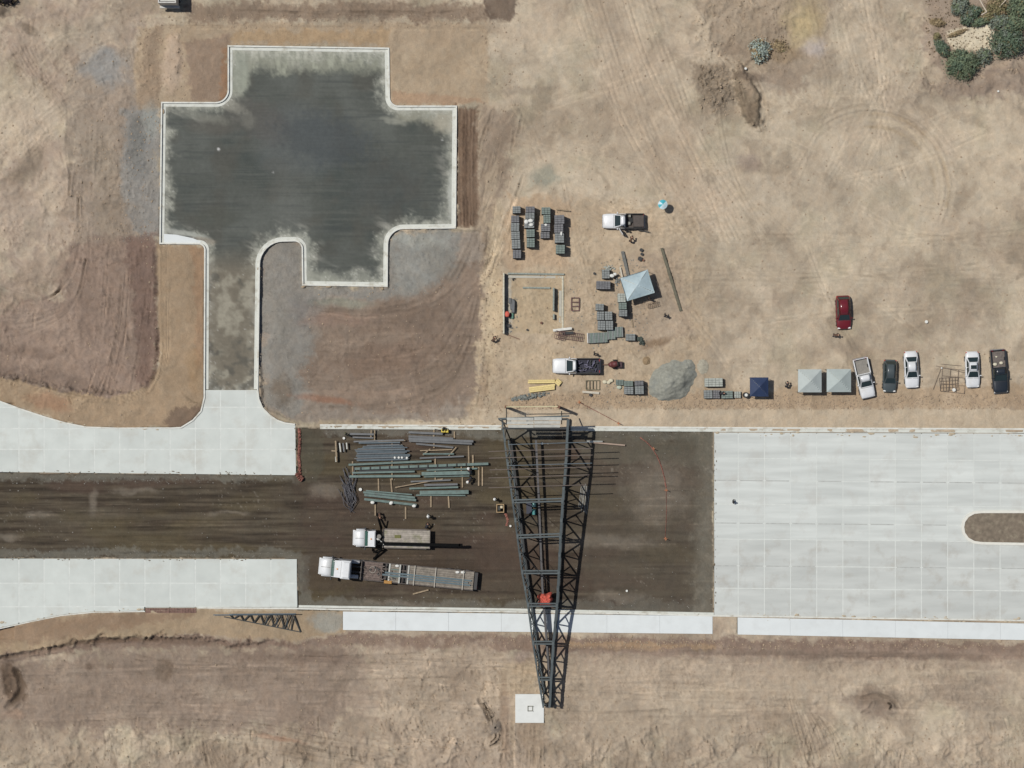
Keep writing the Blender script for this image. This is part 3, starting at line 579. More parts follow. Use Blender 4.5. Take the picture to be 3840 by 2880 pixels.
# asphalt court
ax = np.arange((590-CX)/S, (1724-CX)/S, .15); ay = np.arange((CY-160)/S, (CY-1472)/S, -.15)
AX, AY = np.meshgrid(ax, ay); X = (AX*k_+CX/V).astype(np.float32); Y = (CY/V-AY*k_).astype(np.float32)
sda = poly_sd(X, Y, tv(ASPH + [(969,1476),(764,1476)]))
col = np.zeros(X.shape+(3,), np.float32); col[:] = lin((85,88,82))
def lay(m, c, a=1.0):
    global col
    m = (m*a)[..., None]; col = col*(1-m) + lin(c)*m
b1 = fbm(X, Y, 90, 4, 61); lay(sstep(0,.9,b1), (100,103,97), .7); lay(sstep(0,.9,-b1), (70,76,72), .85)
lay(sstep(-.1,.7,fbm(X, Y, 3, 4, 62, 0, 34)), (98,100,94), .4); lay(sstep(.2,.9,-fbm(X, Y, 4, 4, 76, 0, 26)), (70,74,72), .5); lay(sstep(.1,.9,fbm(X, Y, 60, 3, 63)), (84,82,74), .5)
ins = -sda
e1 = fbm(X, Y, 22, 4, 64, gain=.65)*16 + fbm(X, Y, 6, 3, 65)*7
stem = sstep(525, 600, Y)*sstep(640, 560, X)
edgew = 20 + 12*sstep(160, 110, Y) + 14*sstep(560, 590, Y) + 10*sstep(920, 960, X) - 8*sstep(350, 500, X)*sstep(200, 300, Y)*0
near = sstep(edgew+14, 2, ins + e1)
tb = sstep(168, 138, Y + 9*fbm(X, Y, 20, 4, 81) + 5*fbm(X, Y, 5, 3, 82) - 60*sstep(548, 515, X)); lay(tb, (146,147,131), .85); lay(tb*sstep(.0,.6,fbm(X, Y, 10, 4, 83, R(90), 4)), (168,170,152), .7); lay(tb*sstep(.2,.8,-fbm(X, Y, 14, 4, 84)), (104,108,98), .7)
rb = sstep(0, 12, X-(935+12*fbm(X, Y, 18, 3, 85)))*sstep(298, 270, Y + 10*fbm(X, Y, 16, 3, 86)); rb = np.maximum(rb, sstep(272, 250, Y + 8*fbm(X, Y, 14, 3, 87))*sstep(840, 870, X)); lay(rb, (158,156,138), .7)
lay(near, (156,157,144), .85); lay(sstep(12, 0, ins+e1*.6), (188,188,174), .6)
for a_ in [(640,300,90,90,0,(104,108,106),.45),(620,450,40,70,0,(106,108,102),.4),(455,270,60,26,0,(96,92,84),.6),(470,470,60,24,10,(84,86,78),.5)]:
    uu = ((X-a_[0])/a_[2])**2 + ((Y-a_[1])/a_[3])**2; lay(sstep(1.4, .2, uu + .4*b1), a_[5], a_[6])
for q in range(40):
    rq = random.Random(q); xx_, yy_, ll = rq.uniform(370, 960), rq.uniform(160, 560), rq.uniform(30, 120); lay(np.exp(-((Y-yy_-1.5*fbm(X, Y, 40, 2, q))/rq.uniform(.8, 1.8))**2)*sstep(ll, ll*.6, np.abs(X-xx_)), (104,105,98) if q % 2 else (64,68,65), .22)
fin = fbm(X + 2*e1, Y, 3.2, 4, 90, gain=.75); lay(near*sstep(.1,.8,fin), (190,189,174), .45); lay(near*sstep(.2,.9,-fin), (96,98,90), .4)
str_v = fbm(X, Y, 7, 4, 66, R(90), 5); top = sstep(150, 105, Y)
lay(top*sstep(.0,.7,str_v), (205,204,188), .55); lay(sstep(235, 226, Y)*0+near*sstep(.3,.9,fbm(X,Y,8,4,67,gain=.7)), (205,205,192), .5)
lay(stem, (122,114,99), .85); lay(stem*sstep(-.1,.7,fbm(X, Y, 30, 4, 68)), (160,155,138), .8); lay(stem*sstep(.05,.6,-fbm(X, Y, 26, 4, 69)), (90,88,80), .75)
lay(sstep(.35,.9,fbm(X, Y, 18, 4, 70, R(25), 4))*sstep(60, 20, ins)*(1-stem), (172,170,158), .5)
def ell2(cx, cy, rx, ry, an, c, a):
    cc, ss = math.cos(R(an)), math.sin(R(an)); u = ((X-cx)*cc+(Y-cy)*ss)/rx; v = (-(X-cx)*ss+(Y-cy)*cc)/ry
    lay(sstep(1.3, .5, np.sqrt(u*u+v*v)+.25*fbm(X, Y, 9, 3, 71)), c, a)
for a_ in [(430,250,70,12,12,(140,140,128),.45),(500,228,34,12,24,(178,176,160),.6),(535,258,24,16,50,(146,146,134),.5),(400,505,50,7,10,(176,178,168),.7),(420,516,30,4,14,(84,88,86),.8),
           (850,262,30,8,10,(160,160,146),.5),(960,262,30,22,0,(168,162,144),.75),(975,420,8,60,0,(186,188,178),.7),(660,560,10,60,0,(150,154,144),.5),(520,160,20,50,0,(150,154,140),.7),
           (690,600,40,14,0,(150,152,138),.6),(560,260,90,40,30,(94,90,84),.5),(700,300,110,60,10,(72,78,80),.6),(830,400,90,70,0,(74,78,76),.4),(440,520,26,8,10,(150,140,124),.6),
           (472,322,3,3,0,(200,200,196),.9),(590,372,2.5,2.5,0,(160,160,156),.8),(955,302,2,2,0,(190,190,186),.8)]: ell2(*a_)
sp = fbm(X, Y, 3.5, 2, 72); lay(sstep(.85,1.2,sp)*near, (215,214,204), .5)
lay(sstep(28, 4, ins)*sstep(-.3,.6,fbm(X, Y, 12, 4, 73)), (190,190,178), .4)
col *= (1 + .06*fbm(X, Y, 5, 3, 74) + .05*fbm(X, Y, 2.4, 8, 75, 0, 20))[..., None]
zc = (-.135 + .05*sstep(0, 90, ins)).astype(np.float32)
kp = sda < -3.2*1.0; keep = kp[:-1, :-1] & kp[1:, 1:] & kp[:-1, 1:] & kp[1:, :-1]
obj("asphalt_pavement", grid_mesh("asphalt_pavement", ax, ay, np.clip(col/GAIN, .01, .8), zc, attr_mat("asphalt_worn", .85, .008, .07), keep), kind='structure')
# ---------------------------------------------------------------- concrete paving, kerbs, walks
CONC = mat("concrete_slab", alb(207,212,205), .85, var=.06, scale=.5, orand=.045, stain=(alb(188,184,172), .6, .28), bump=.003, bscale=12)
CONCR = mat("concrete_slab_right", alb(208,212,206), .85, var=.11, scale=.6, orand=.045, streak=(.18,1.8,1), stain=(alb(190,187,178), .6, .3), bump=.003, bscale=12)
WALK = mat("walk_concrete", alb(223,228,226), .85, var=.035, scale=.6, orand=.015, stain=(alb(204,206,202), .4, .5))
KERBM = mat("kerb_concrete", alb(222,222,212), .85, var=.07, scale=1.5, stain=(alb(172,160,138), .8, .9))
GUTM = mat("gutter_concrete", alb(214,216,206), .85, var=.07, scale=1.2, stain=(alb(166,160,142), .8, .8))
SEAL = mat("joint_sealant", alb(216,220,213), .8, var=.08, scale=2)
DSEAL = mat("dark_joint", alb(182,184,178), .8, var=.16, scale=2)
def clip_poly(sub, cell):
    """convex clip (Sutherland-Hodgman); both lists run the same way round"""
    out = sub
    area = sum(a[0]*b[1]-b[0]*a[1] for a, b in zip(cell, cell[1:]+cell[:1]))
    sg = 1 if area > 0 else -1
    for (ax_, ay_), (bx_, by_) in zip(cell, cell[1:]+cell[:1]):
        inp = out; out = []
        side = lambda p: sg*((bx_-ax_)*(p[1]-ay_) - (by_-ay_)*(p[0]-ax_))
        for i in range(len(inp)):
            p, q = inp[i-1], inp[i]; sp_, sq = side(p), side(q)
            if (sp_ >= 0) != (sq >= 0):
                t = sp_/(sp_-sq); out.append((p[0]+(q[0]-p[0])*t, p[1]+(q[1]-p[1])*t))
            if sq >= 0: out.append(q)
        if not out: return []
    return out
def wpoly(pl):
    pts = [((x-CX)/S, (CY-y)/S) for x, y in pl]
    a = sum(p[0]*q[1]-q[0]*p[1] for p, q in zip(pts, pts[1:]+pts[:1]))
    pts = [p for i, p in enumerate(pts) if (p[0]-pts[i-1][0])**2+(p[1]-pts[i-1][1])**2 > 1e-6]
    return (pts if a > 0 else pts[::-1]), abs(a)/2
def slabs(root, outline, cols, rows, m, gap=3.0, z1=0.0, th=.22, skew=0.0, ox=0, name='slab'):
    for c0, c1 in zip(cols[:-1], cols[1:]):
        for r0, r1 in zip(rows[:-1], rows[1:]):
            g = gap/2; f = lambda x, y: (x, y + skew*(x-ox))
            cell = [f(c0+g, r0+g), f(c1-g, r0+g), f(c1-g, r1-g), f(c0+g, r1-g)]
            pl = clip_poly(outline, cell)
            if len(pl) < 3: continue
            pts, a = wpoly(pl)
            if a < .05 or len(pts) < 3: continue
            dz = rnd.uniform(-.004, .004)
            # each slab keeps its own origin so that its tone can vary
            cx = sum(p[0] for p in pts)/len(pts); cy = sum(p[1] for p in pts)/len(pts)
            me = MB().prism([(p[0]-cx, p[1]-cy) for p in pts], -th, dz).mesh(name, m)
            bm = bmesh.new(); bm.from_mesh(me); bmesh.ops.triangulate(bm, faces=[f_ for f_ in bm.faces if len(f_.verts) > 4]); bm.to_mesh(me); bm.free()
            obj(name, me, root, loc=(cx, cy, z1))
def sheet(name, pl, z0, z1, m, parent=None, **k):
    pts, a = wpoly(pl); me = MB().prism(pts, z0, z1).mesh(name, m)
    bm = bmesh.new(); bm.from_mesh(me); bmesh.ops.triangulate(bm, faces=[f_ for f_ in bm.faces if len(f_.verts) > 4]); bm.to_mesh(me); bm.free()
    return obj(name, me, parent, **k)
def inset(pl, d):
    c = Vector((sum(p[0] for p in pl)/len(pl), sum(p[1] for p in pl)/len(pl)))
    return pl
colsL = [1115] + [1110-94.5*i for i in range(1, 18)]; colsL = sorted(colsL)
road_l = obj("road_pavement", None, loc=(0,0,0), kind='structure')
def shrink(pl, d):
    """move an outline inwards by d picture units (small d)"""
    n = len(pl); A = sum(a[0]*b[1]-b[0]*a[1] for a, b in zip(pl, pl[1:]+pl[:1])); sg = 1 if A > 0 else -1; out = []
    for i in range(n):
        a, b, c = Vector(pl[i-1][:2]), Vector(pl[i][:2]), Vector(pl[(i+1) % n][:2])
        u = (b-a).normalized(); v = (c-b).normalized(); n1 = Vector((-u.y, u.x))*sg; n2 = Vector((-v.y, v.x))*sg
        nn = n1+n2
        nn = nn/max(nn.dot(n1), .35) if nn.length > .1 else n1
        out.append((b.x+nn.x*d, b.y+nn.y*d))
    return out
slabs(road_l, L1, colsL, [1462,1527,1607,1685,1800], CONC, z1=0.0, gap=4.4)
sheet("joint_sealant", shrink(L1, 3), -.2, -.012, SEAL, road_l)
slabs(road_l, L2, colsL, [2094-6,2187,2275,2500], CONC, z1=0.0, gap=4.4)
sheet("joint_sealant", shrink(L2, 3), -.2, -.012, SEAL, road_l)
road_r = obj("road_pavement", None, loc=(0,0,0), kind='structure')
colsR = [2677] + [2768+98.2*i for i in range(0, 17)]
rowsR = [1600,1717,1801,1890,1961,2021,2121,2205,2400]
CONCG = mat('concrete_slab_grey', alb(200,203,197), .85, var=.10, scale=.6, orand=.05, streak=(.25,1.4,1), stain=(alb(174,168,156), .6, .45))
slabs(road_r, RR, colsR, rowsR[5:], CONCG, z1=0.0, skew=.0095, ox=2677, gap=3.4)
slabs(road_r, RR, colsR, rowsR[:6], CONCR, z1=0.0, skew=.0095, ox=2677, gap=2.6)
sheet("joint_sealant", shrink(RR, 3), -.2, -.014, SEAL, road_r)
for y in (1801, 1961, 2121):
    for a_, b_ in zip(colsR[:-1], colsR[1:]):
        if rnd.random() < .35: continue
        d_ = .0095*(a_-2677); e_ = .0095*(b_-2677)
        sheet("dark_joint", [(a_+6,y-1.8+d_),(b_-6,y-1.8+e_),(b_-6,y+1.8+e_),(a_+6,y+1.8+d_)], -.012, .004+rnd.uniform(0,.001), DSEAL, road_r)
# loose sandy film on the slabs beside the verges and along the gutters (a thin real layer of dust)
# light fresh concrete apron wedge in the court
sheet("concrete_apron", [(614,877),(660,880),(722,893),(752,905),(752,914),(614,914)], -.3, -.085, WALK, kind='structure')
def strip(name, pts, o0, o1, z0, z1, m, closed=False, **k):
    """ribbon with a box profile between two offsets to the right of the line of travel (metres)"""
    W_ = [((x-CX)/S, (CY-y)/S) for x, y in pts]; n = len(W_); vs = []; fs = []
    for i in range(n):
        a = Vector(W_[i-1]) if (i or closed) else None; b = Vector(W_[i]); c = Vector(W_[(i+1) % n]) if (i < n-1 or closed) else None
        u = (b-a).normalized() if a is not None else (c-b).normalized(); v = (c-b).normalized() if c is not None else u
        n1 = Vector((u.y, -u.x)); n2 = Vector((v.y, -v.x)); nn = (n1+n2); nn = nn/max(nn.dot(n1), .4)
        for o_, z_ in ((o0, z0), (o0, z1), (o1, z1), (o1, z0)): vs.append((b.x+nn.x*o_, b.y+nn.y*o_, z_))
    for i in range(n if closed else n-1):
        j = (i+1) % n
        for e in range(4): fs.append((i*4+e, i*4+(e+1) % 4, j*4+(e+1) % 4, j*4+e))
    if not closed: fs += [(3,2,1,0), ((n-1)*4, (n-1)*4+1, (n-1)*4+2, (n-1)*4+3)]
    me = fixn(mesh(name, vs, fs, m)); return obj(name, me, **k)
ks = KERBP
strip("kerb", ks, 0, .19, -.75, .13, KERBM, kind='structure')
strip("gutter", KERBP[i0:i1+1], .19, .60, -.5, -.10, GUTM, kind='structure')
strip("kerb", [(x, y) for x, y in UPN], -.02, .14, -.3, .10, KERBM, kind='structure')
# boulevard kerbs, north side
K1 = [(1200,1591),(1300,1591),(1860,1594),(1880,1594)]
strip("kerb", K1, 0, .2, -.5, .12, KERBM, kind='structure'); strip("gutter", K1, .20, .62, -.5, .0, GUTM, kind='structure')
K2 = [(2140,1598),(2400,1599),(2677,1601),(3400,1604),(3840,1606),(4340,1608)]
strip("kerb", K2, 0, .2, -.5, .12, KERBM, kind='structure'); strip("gutter", K2, .20, .62, -.5, .015, GUTM, kind='structure')
# south side: gutter beside the sub-grade and kerb in front of the walk
K3 = [(4340,2340),(3840,2329),(3200,2319),(2677,2311),(2400,2304),(1900,2296),(1290,2288),(1118,2284),(740,2281)]
strip("kerb", K3, -.02, .17, -.5, .10, KERBM, kind='structure')
K4 = [(2677,2306),(1900,2290),(1290,2281),(1120,2278)]
strip("gutter", K4, .0, .30, -.5, .012, GUTM, kind='structure')
K5 = [(544,2291),(347,2294),(231,2306),(116,2329),(0,2355),(-150,2401)]
strip("kerb", K5, -.13, .0, -.3, .06, KERBM, kind='structure')
# walks
wk = obj("sidewalk", None, loc=(0,0,0), kind='structure')
for k, (pl, xs) in enumerate(((W1, list(range(1286, 2673, 198))+[2673]), (W2, list(range(2766, 4341, 197))+[4341]))):
    slabs(wk, pl, xs, [2250, 2450], WALK, gap=.5, z1=.07, th=.3, name='walk_panel')
# traffic island in the right-hand paving
isl = [(3612,1960,0)]
IS = [(3900,1918),(3680,1918),(3652,1921),(3628,1934),(3613,1955),(3609,1977),(3613,2000),(3628,2021),(3652,2034),(3680,2038),(3900,2042),(4340,2046),(4340,1920)]
strip("kerb", IS[:-1][::-1], -.14, .20, .0, .15, mat("island_kerb", alb(228,226,214), .85, var=.05), kind='structure')
sheet("median_soil_bed", shrink(IS, 3), .0, .09, mat("median_soil", alb(126,114,98), .95, var=.25, scale=1.6, bump=.05, bscale=5, stain=(alb(160,150,128), .8, 1.2)), kind='structure')
# dark brick-filled gap in the south-west kerb
for k in range(19):
    px = 551+k*10; me = MB().box(-.155,.155,-.14,.14,-.1,.06+rnd.uniform(-.02,.03), .01).mesh("paving_brick", mat("red_brick", alb(124,96,86), .9, var=.3, scale=3))
    for r_ in range(2): 
        o = obj("paving_brick", me, road_l, loc=P(px, 2285+r_*9, 0), rot=rnd.uniform(-.06,.06))
# concrete footing with anchor frame
t = thing("concrete_footing", "square white concrete footing pad in the soil beside the narrow end of the steel tower", "footing", P(1986,2656,0))
part("pad", MB().box(-1.85,1.85,-1.86,1.86,-.4,.22,.02), mat("footing_white", alb(226,228,222), .85, var=.04, scale=1, stain=(alb(208,210,204), .5, 1.2)), t)
GALV = mat("galvanised_steel", alb(140,140,130), .5, .4, var=.1)
q = part("anchor_frame", MB().box(-.36,.36,-.36,-.24,.22,.27).box(-.36,.36,.24,.36,.22,.27).box(-.36,-.24,-.24,.24,.22,.27).box(.24,.36,-.24,.24,.22,.27), GALV, t); q.location = (.08, 0, 0)
for sx in (-1, 1):
    for sy in (-1, 1):
        b_ = part("anchor_bolt", MB().cyl((0,0,.27),(0,0,.5),.035,6), GALV, t); b_.location = (.08+sx*.3, sy*.3, 0)
# ---------------------------------------------------------------- steel tower lying across the boulevard
STEEL = mat("primed_steel", alb(80,89,90), .55, .25, var=.12, scale=2, orand=.10, stain=(alb(92,98,98), .6, 1.2))
STEELD = mat("dark_steel", alb(42,44,44), .6, .2, var=.15, scale=2)
STEELB = mat("blue_grey_steel", alb(88,101,108), .55, .25, var=.15, scale=2.5, orand=.12)
GALVP = mat("pale_galvanised_sheet", alb(176,176,168), .5, .3, var=.12, scale=2, orand=.05)
WOOD = mat("raw_timber", alb(158,140,114), .85, var=.2, scale=4, orand=.12)
RUST = mat("rusty_bar", alb(120,84,66), .85, var=.25, scale=4, orand=.15)
T0 = P(2040, 2080, 0)
tower = thing("steel_tower_frame", "long tapering lattice steel tower lying on its side across the unpaved roadway", "steel tower", T0)
def lerp(a, b, t): return a + (b-a)*t
def interp(tab, y):
    for a, b in zip(tab[:-1], tab[1:]):
        if a[0] <= y <= b[0]:
            t = (y-a[0])/(b[0]-a[0]); return [lerp(a[k], b[k], t) for k in range(1, len(a))]
    return list(tab[-1][1:]) if y > tab[-1][0] else list(tab[0][1:])
# y, x of top-left chord, x of top-right chord, x of mid chord, height of the top chords
TT = [(1570,1882,2130,2006,7.3),(1700,1897,2125,2012,7.1),(1880,1922,2110,2021,6.6),(2010,1939,2102,2026,6.0),(2145,1957,2096,2031,5.2),(2268,1979,2089,2037,4.7),(2410,1998,2075,2052,4.0),(2545,2019,2067,2058,3.6),(2645,2036,2062,2060,3.4)]
def TL(y, d=0): x0, x1, xm, h = interp(TT, y); return P(x0+d, y, h)-T0
def TR(y, d=0): x0, x1, xm, h = interp(TT, y); return P(x1+d, y, h)-T0
def BLc(y): x0, x1, xm, h = interp(TT, y); return P(x0+22*(h/6.7), y, .45)-T0
def BRc(y): x0, x1, xm, h = interp(TT, y); return P(x1+3, y, .45)-T0
def MC(y): x0, x1, xm, h = interp(TT, y); return P(xm, y, 1.5)-T0
ys_ = [1572,1650,1740,1830,1880,1950,2012,2080,2145,2206,2268,2340,2410,2478,2545,2595,2645]
def chord(name, f, w_, m, y0=1572, y1=2645, **k):
    yy = [y for y in ys_ if y0 <= y <= y1]
    for a, b in zip(yy[::2], yy[2::2]): bar(name, f(a), f(b), w_, w_, m, tower, **k)
chord("top_chord", TL, .20, STEEL); chord("top_chord", TR, .30, STEEL)
chord("bottom_chord", BLc, .30, STEELD, 1650); chord("bottom_chord", BRc, .30, STEELD)
chord("middle_chord", MC, .26, mat("mauve_primed", alb(86,84,84), .6, .2, var=.15), 1650); 
chord("top_chord", lambda y: TL(y, 14+12*(y < 1900)*(y/1572-1)) - Vector((0,0,.35)), .16, STEEL, 1650)
for i in range(len(ys_)-1):
    a, b = ys_[i], ys_[i+1]; m_ = (a+b)/2
    for top, bot in ((TL, BLc), (TR, BRc)):
        if i % 2 == 0: bar("web_brace", top(a), bot(b), .17, .17, STEELD, tower)
        else: bar("web_brace", bot(a), top(b), .17, .17, STEELD, tower)
        bar("web_brace", lerp(top(m_), bot(m_), .5), (bot(b) if i % 2 else top(b)), .12, .12, STEELD, tower)
        bar("web_brace", lerp(top(m_), bot(m_), .5), (bot(a) if i % 2 == 0 else top(a)) if False else (top(b) if i % 2 else bot(b)), .10, .10, STEELD, tower)
        bar("web_post", top(b), bot(b), .13, .13, STEELD, tower)
    # lacing between the two lit left-hand chords
    for k in range(4):
        ya = lerp(a, b, k/4); yb = lerp(a, b, (k+1)/4)
        if ya > 1650: bar("lacing", TL(ya, 0 if k % 2 else 14), TL(yb, 14 if k % 2 else 0), .06, .06, STEEL, tower)
for y in ys_[1:]:
    for f, sgn in ((TL, 1), (TR, -1), (BLc, 1), (BRc, -1)):
        p = f(y); part("gusset_plate", MB().box(p.x-.13+sgn*.05, p.x+.13+sgn*.05, p.y-.28, p.y+.28, p.z-.2, p.z+.16), STEELD if f in (BLc, BRc) else STEEL, tower)
for xa, xb, y0, y1 in ((0,0,1606,2010),):
    for k in range(3): bar("cable", TL(1700+k*180)+Vector((0,0,.1)), TR(1860+k*180)+Vector((0,0,.1)), .035, .035, STEELD, tower)
for y in (1880, 2012, 2145, 2268, 2410, 2545):
    for d in (-5, 5):
        bar("tie_beam", TL(y+d), TR(y+d-6*(y < 2100)), .18, .2, STEEL, tower)
    bar("tie_beam", BLc(y), BRc(y), .2, .2, STEELD, tower); bar("tie_beam", BLc(y), TR(y), .08, .08, STEELD, tower)
for y in (1572, 1606): bar("tie_beam", TL(y), TR(y), .26, .26, STEELD, tower)
bar("tie_beam", P(1868,1570,7.4)-T0, P(2135,1560,7.4)-T0, .2, .2, STEEL, tower)
bar("tie_beam", P(1870,1572,7.4)-T0, P(1900,1592,7.4)-T0, .16, .16, STEELD, tower)
# long purlins that pass over the tower and stick out on both sides
for y, xa, xb in ((1667,1905,2225),(1693,1832,2222),(1718,1834,2222),(1746,1905,2220),(1762,1836,2218),(1792,1832,2210),(1829,1832,2200)):
    bar("purlin", P(xa, y, 7.5)-T0, P(xb, y-.03*(xb-xa), 7.5)-T0, .08, .13, STEELB if xa > 1850 else mat("purlin_mauve", alb(104,92,84), .6, .2), tower)
# galvanised end deck: sheets laid on the wide end
for k, (x0, x1, y0, y1) in enumerate(((1901,2001,1566,1577),(2003,2106,1564,1576),(1901,2001,1580,1590),(2003,2102,1579,1589),(1906,2001,1593,1604),(2003,2100,1592,1603))):
    a, b = P(x0, y1, 7.55+k*.01)-T0, P(x1, y0, 7.55+k*.01)-T0
    part("deck_sheet", MB().box(a.x, b.x, a.y, b.y, a.z, a.z+.05), GALVP, tower)
# outrigger end frame with two stub posts
HP = 5.0
bar("end_rail", P(1898,1526,HP)-T0, P(2092,1524,HP)-T0, .10, .10, mat("pale_rail", alb(206,200,160), .7), tower)
bar("end_rail", P(1899,1528,HP)-T0, P(1899,1590,6.6)-T0, .12, .12, STEELD, tower); bar("end_rail", P(2106,1542,HP)-T0, P(2106,1590,6.6)-T0, .12, .12, STEELD, tower)
for k in range(16):
    bar("rail_picket", P(1903+k*5.3,1545,HP)-T0, P(1903+k*5.3,1566,6.4)-T0, .04, .04, GALVP, tower)
bar("end_post", P(1898,1526,0)-T0, P(1898,1526,HP)-T0, .34, .34, RUST, tower); bar("end_post", P(2095,1526,0)-T0, P(2095,1526,HP)-T0, .34, .34, RUST, tower)
for y in (1576, 1700, 1880, 2145, 2410, 2640):      # supports that carry the tower off the ground
    for f in (BLc, BRc):
        p = f(y); bar("support_block", Vector((p.x, p.y, -.35)), Vector((p.x, p.y, .32)), .4, .4, WOOD, tower)
# small separate truss lying on the verge, lower left
GS = mat("black_steel", alb(52,54,52), .6, .2, var=.15)
t0 = P(1000,2320,0); tr = thing("roof_truss", "black triangular steel truss lying flat on the sandy verge below the left slabs", "truss", t0)
def tp(x, y, z=.35): return P(x, y, z)-t0
bar("chord", tp(800,2306), tp(1106,2304), .12, .12, STEELB, tr); bar("chord", tp(840,2313,.1), tp(1125,2370,.1), .12, .12, GS, tr)
N = 6
for i in range(N):
    xa = 862 + i*38; fa = lambda x: 2313 + (x-840)*.2
    bar("web", tp(xa, 2306), tp(xa+14, fa(xa+14), .1), .14, .14, GS, tr); bar("web", tp(xa+14, fa(xa+14), .1), tp(xa+34, 2306), .14, .14, GS, tr)
    if i > 2: bar("web", tp(xa+20, 2306), tp(xa+6, fa(xa+6), .1), .07, .07, GS, tr); bar("web", tp(xa+24, 2306, 1.2), tp(xa+26, fa(xa+24), .1), .08, .08, STEELB, tr)
bar("web", tp(1100,2308), tp(1127,2370,.1), .16, .16, GS, tr); bar("web", tp(1098,2308), tp(1092,2362,.1), .12, .12, GS, tr)
bar("chord", tp(860,2303,.9), tp(1110,2301,1.3), .1, .1, STEELB, tr)

# ---------------------------------------------------------------- stored steel members on the roadway
RZ = -.22
def member(name, label, cat, group, x0, y0, x1, y1, w_, m, z=.25, prof='H', ht=None):
    wm = w_/S; h_ = ht or wm; a = P(x0, y0, RZ+z+h_); b = P(x1, y1, RZ+z+h_); c = (a+b)/2
    return bar(name, a - Vector((0,0,h_/2)), b - Vector((0,0,h_/2)), wm, h_, m, None, prof, label=label, cat=cat, group=group)
GT = mat("teal_primed_steel", alb(96,116,110), .55, .2, var=.18, scale=2, orand=.12, stain=(alb(84,88,84), .7, 1.5))
GG = mat("mauve_steel", alb(99,101,102), .55, .25, var=.14, scale=2, orand=.1)
G1 = "steel members laid out on the roadway"
BM = [
 ("teal-grey steel beam along the upper edge of the long rack, tip poking left past the sleepers",1307,1743,1618,1729,8,GT),
 ("longest notched teal beam in the rack, reaching far right",1330,1758,1831,1739,10,GT),
 ("slim teal beam just below the notched beam",1321,1773,1555,1768,7,GT),
 ("lowest long teal beam on the left of the rack",1310,1787,1576,1785,9,GT),
 ("wide pale teal beam lying right of the rack centre",1581,1777,1770,1772,14,GT),
 ("top beam of the slanting lower-left bundle",1362,1846,1556,1866,8,GT),
 ("second beam of the slanting lower-left bundle",1366,1856,1560,1876,9,GT),
 ("bottom beam of the slanting lower-left bundle, with white bags on it",1366,1872,1562,1894,9,GT),
 ("broad green-grey beam at the lower right of the laydown",1574,1848,1757,1845,15,GT),
 ("thin teal beam above the broad green-grey one",1535,1832,1718,1827,7,GT),
 ("short mauve channel above the broad green beam",1590,1819,1716,1816,8,GG),
 ("uppermost mauve channel below the kerb, right group",1532,1621,1660,1627,8,GG),
 ("second mauve channel of the upper right group",1532,1636,1700,1645,8,GG),
 ("long mauve channel of the upper right group",1532,1645,1775,1655,9,GG),
 ("second longest mauve channel of the upper right group",1534,1653,1770,1664,8,GG),
 ("short mauve channel at the bottom of the upper right group",1560,1664,1700,1678,7,GG),
 ("thin pale channel above the long rack",1586,1702,1702,1702,6,GT),
 ("reddish thin bar crossing above the long rack",1574,1718,1740,1711,6,GG),
 ("grey channel nearest the kerb, upper left",1312,1627,1402,1629,8,GG),
 ("second grey channel upper left of the laydown",1322,1640,1400,1642,6,GG),
 ("thin grey channel left above the blue purlin stack",1326,1656,1515,1650,6,GG),
 ("dark channel tucked under the longest notched beam",1345,1767,1700,1754,6,STEELD),
 ("second thin teal channel right of the notched beam",1600,1763,1790,1757,6,GT),
 ("thin teal channel under the wide pale beam",1590,1788,1760,1785,5,GT),
 ("teal channel above the slanting bundle",1372,1840,1545,1855,5,GT),
 ("narrow teal channel hugging the broad green-grey beam",1560,1857,1745,1858,5,GT),
 ("thin blue-grey channel right above the purlin stack",1345,1661,1500,1659,6,STEELB),
 ("thin dark channel between the rack and the green beam",1540,1806,1690,1800,6,GG),
]
for lb, x0, y0, x1, y1, w_, m_ in BM: member("steel_beam", lb, "steel beam", G1, x0, y0, x1, y1, w_*.92, m_, z=.36)
nb = bpy.data.objects  # notches on the long beam: clip plates
t = thing("clip_plates", "row of dark clip plates bolted along the longest notched beam", "plates", P(1580,1750,RZ+.74))
for k in range(12):
    x = 1352+k*36; y = 1757-(x-1352)*.0385
    p_ = P(x, y, RZ+.74)-P(1580,1750,RZ+.74); part("plate", MB().box(p_.x-.07,p_.x+.07,p_.y-.2,p_.y+.2,-.05,.06), STEELD, t)
# blue-grey purlins stacked side by side
G2 = "blue-grey purlins stacked side by side"
for k in range(15):
    y = 1668+k*4.15+rnd.uniform(-.5,.5); dx = max(0, 4-k)*9+rnd.uniform(-5,9); tl = rnd.uniform(-1.6,1.6)-(k-7)*.12
    member("purlin", "blue-grey purlin, %s from the top of the tight flat stack" % ORD[k], "purlin", G2, 1332+dx, y+2-tl*.4, 1534+rnd.uniform(-16,8)-max(0,3-k)*9, y-2+tl*.6, 2.9, STEELB if k % 4 else GG, z=.28+rnd.uniform(0,.12), ht=.18, prof="box")
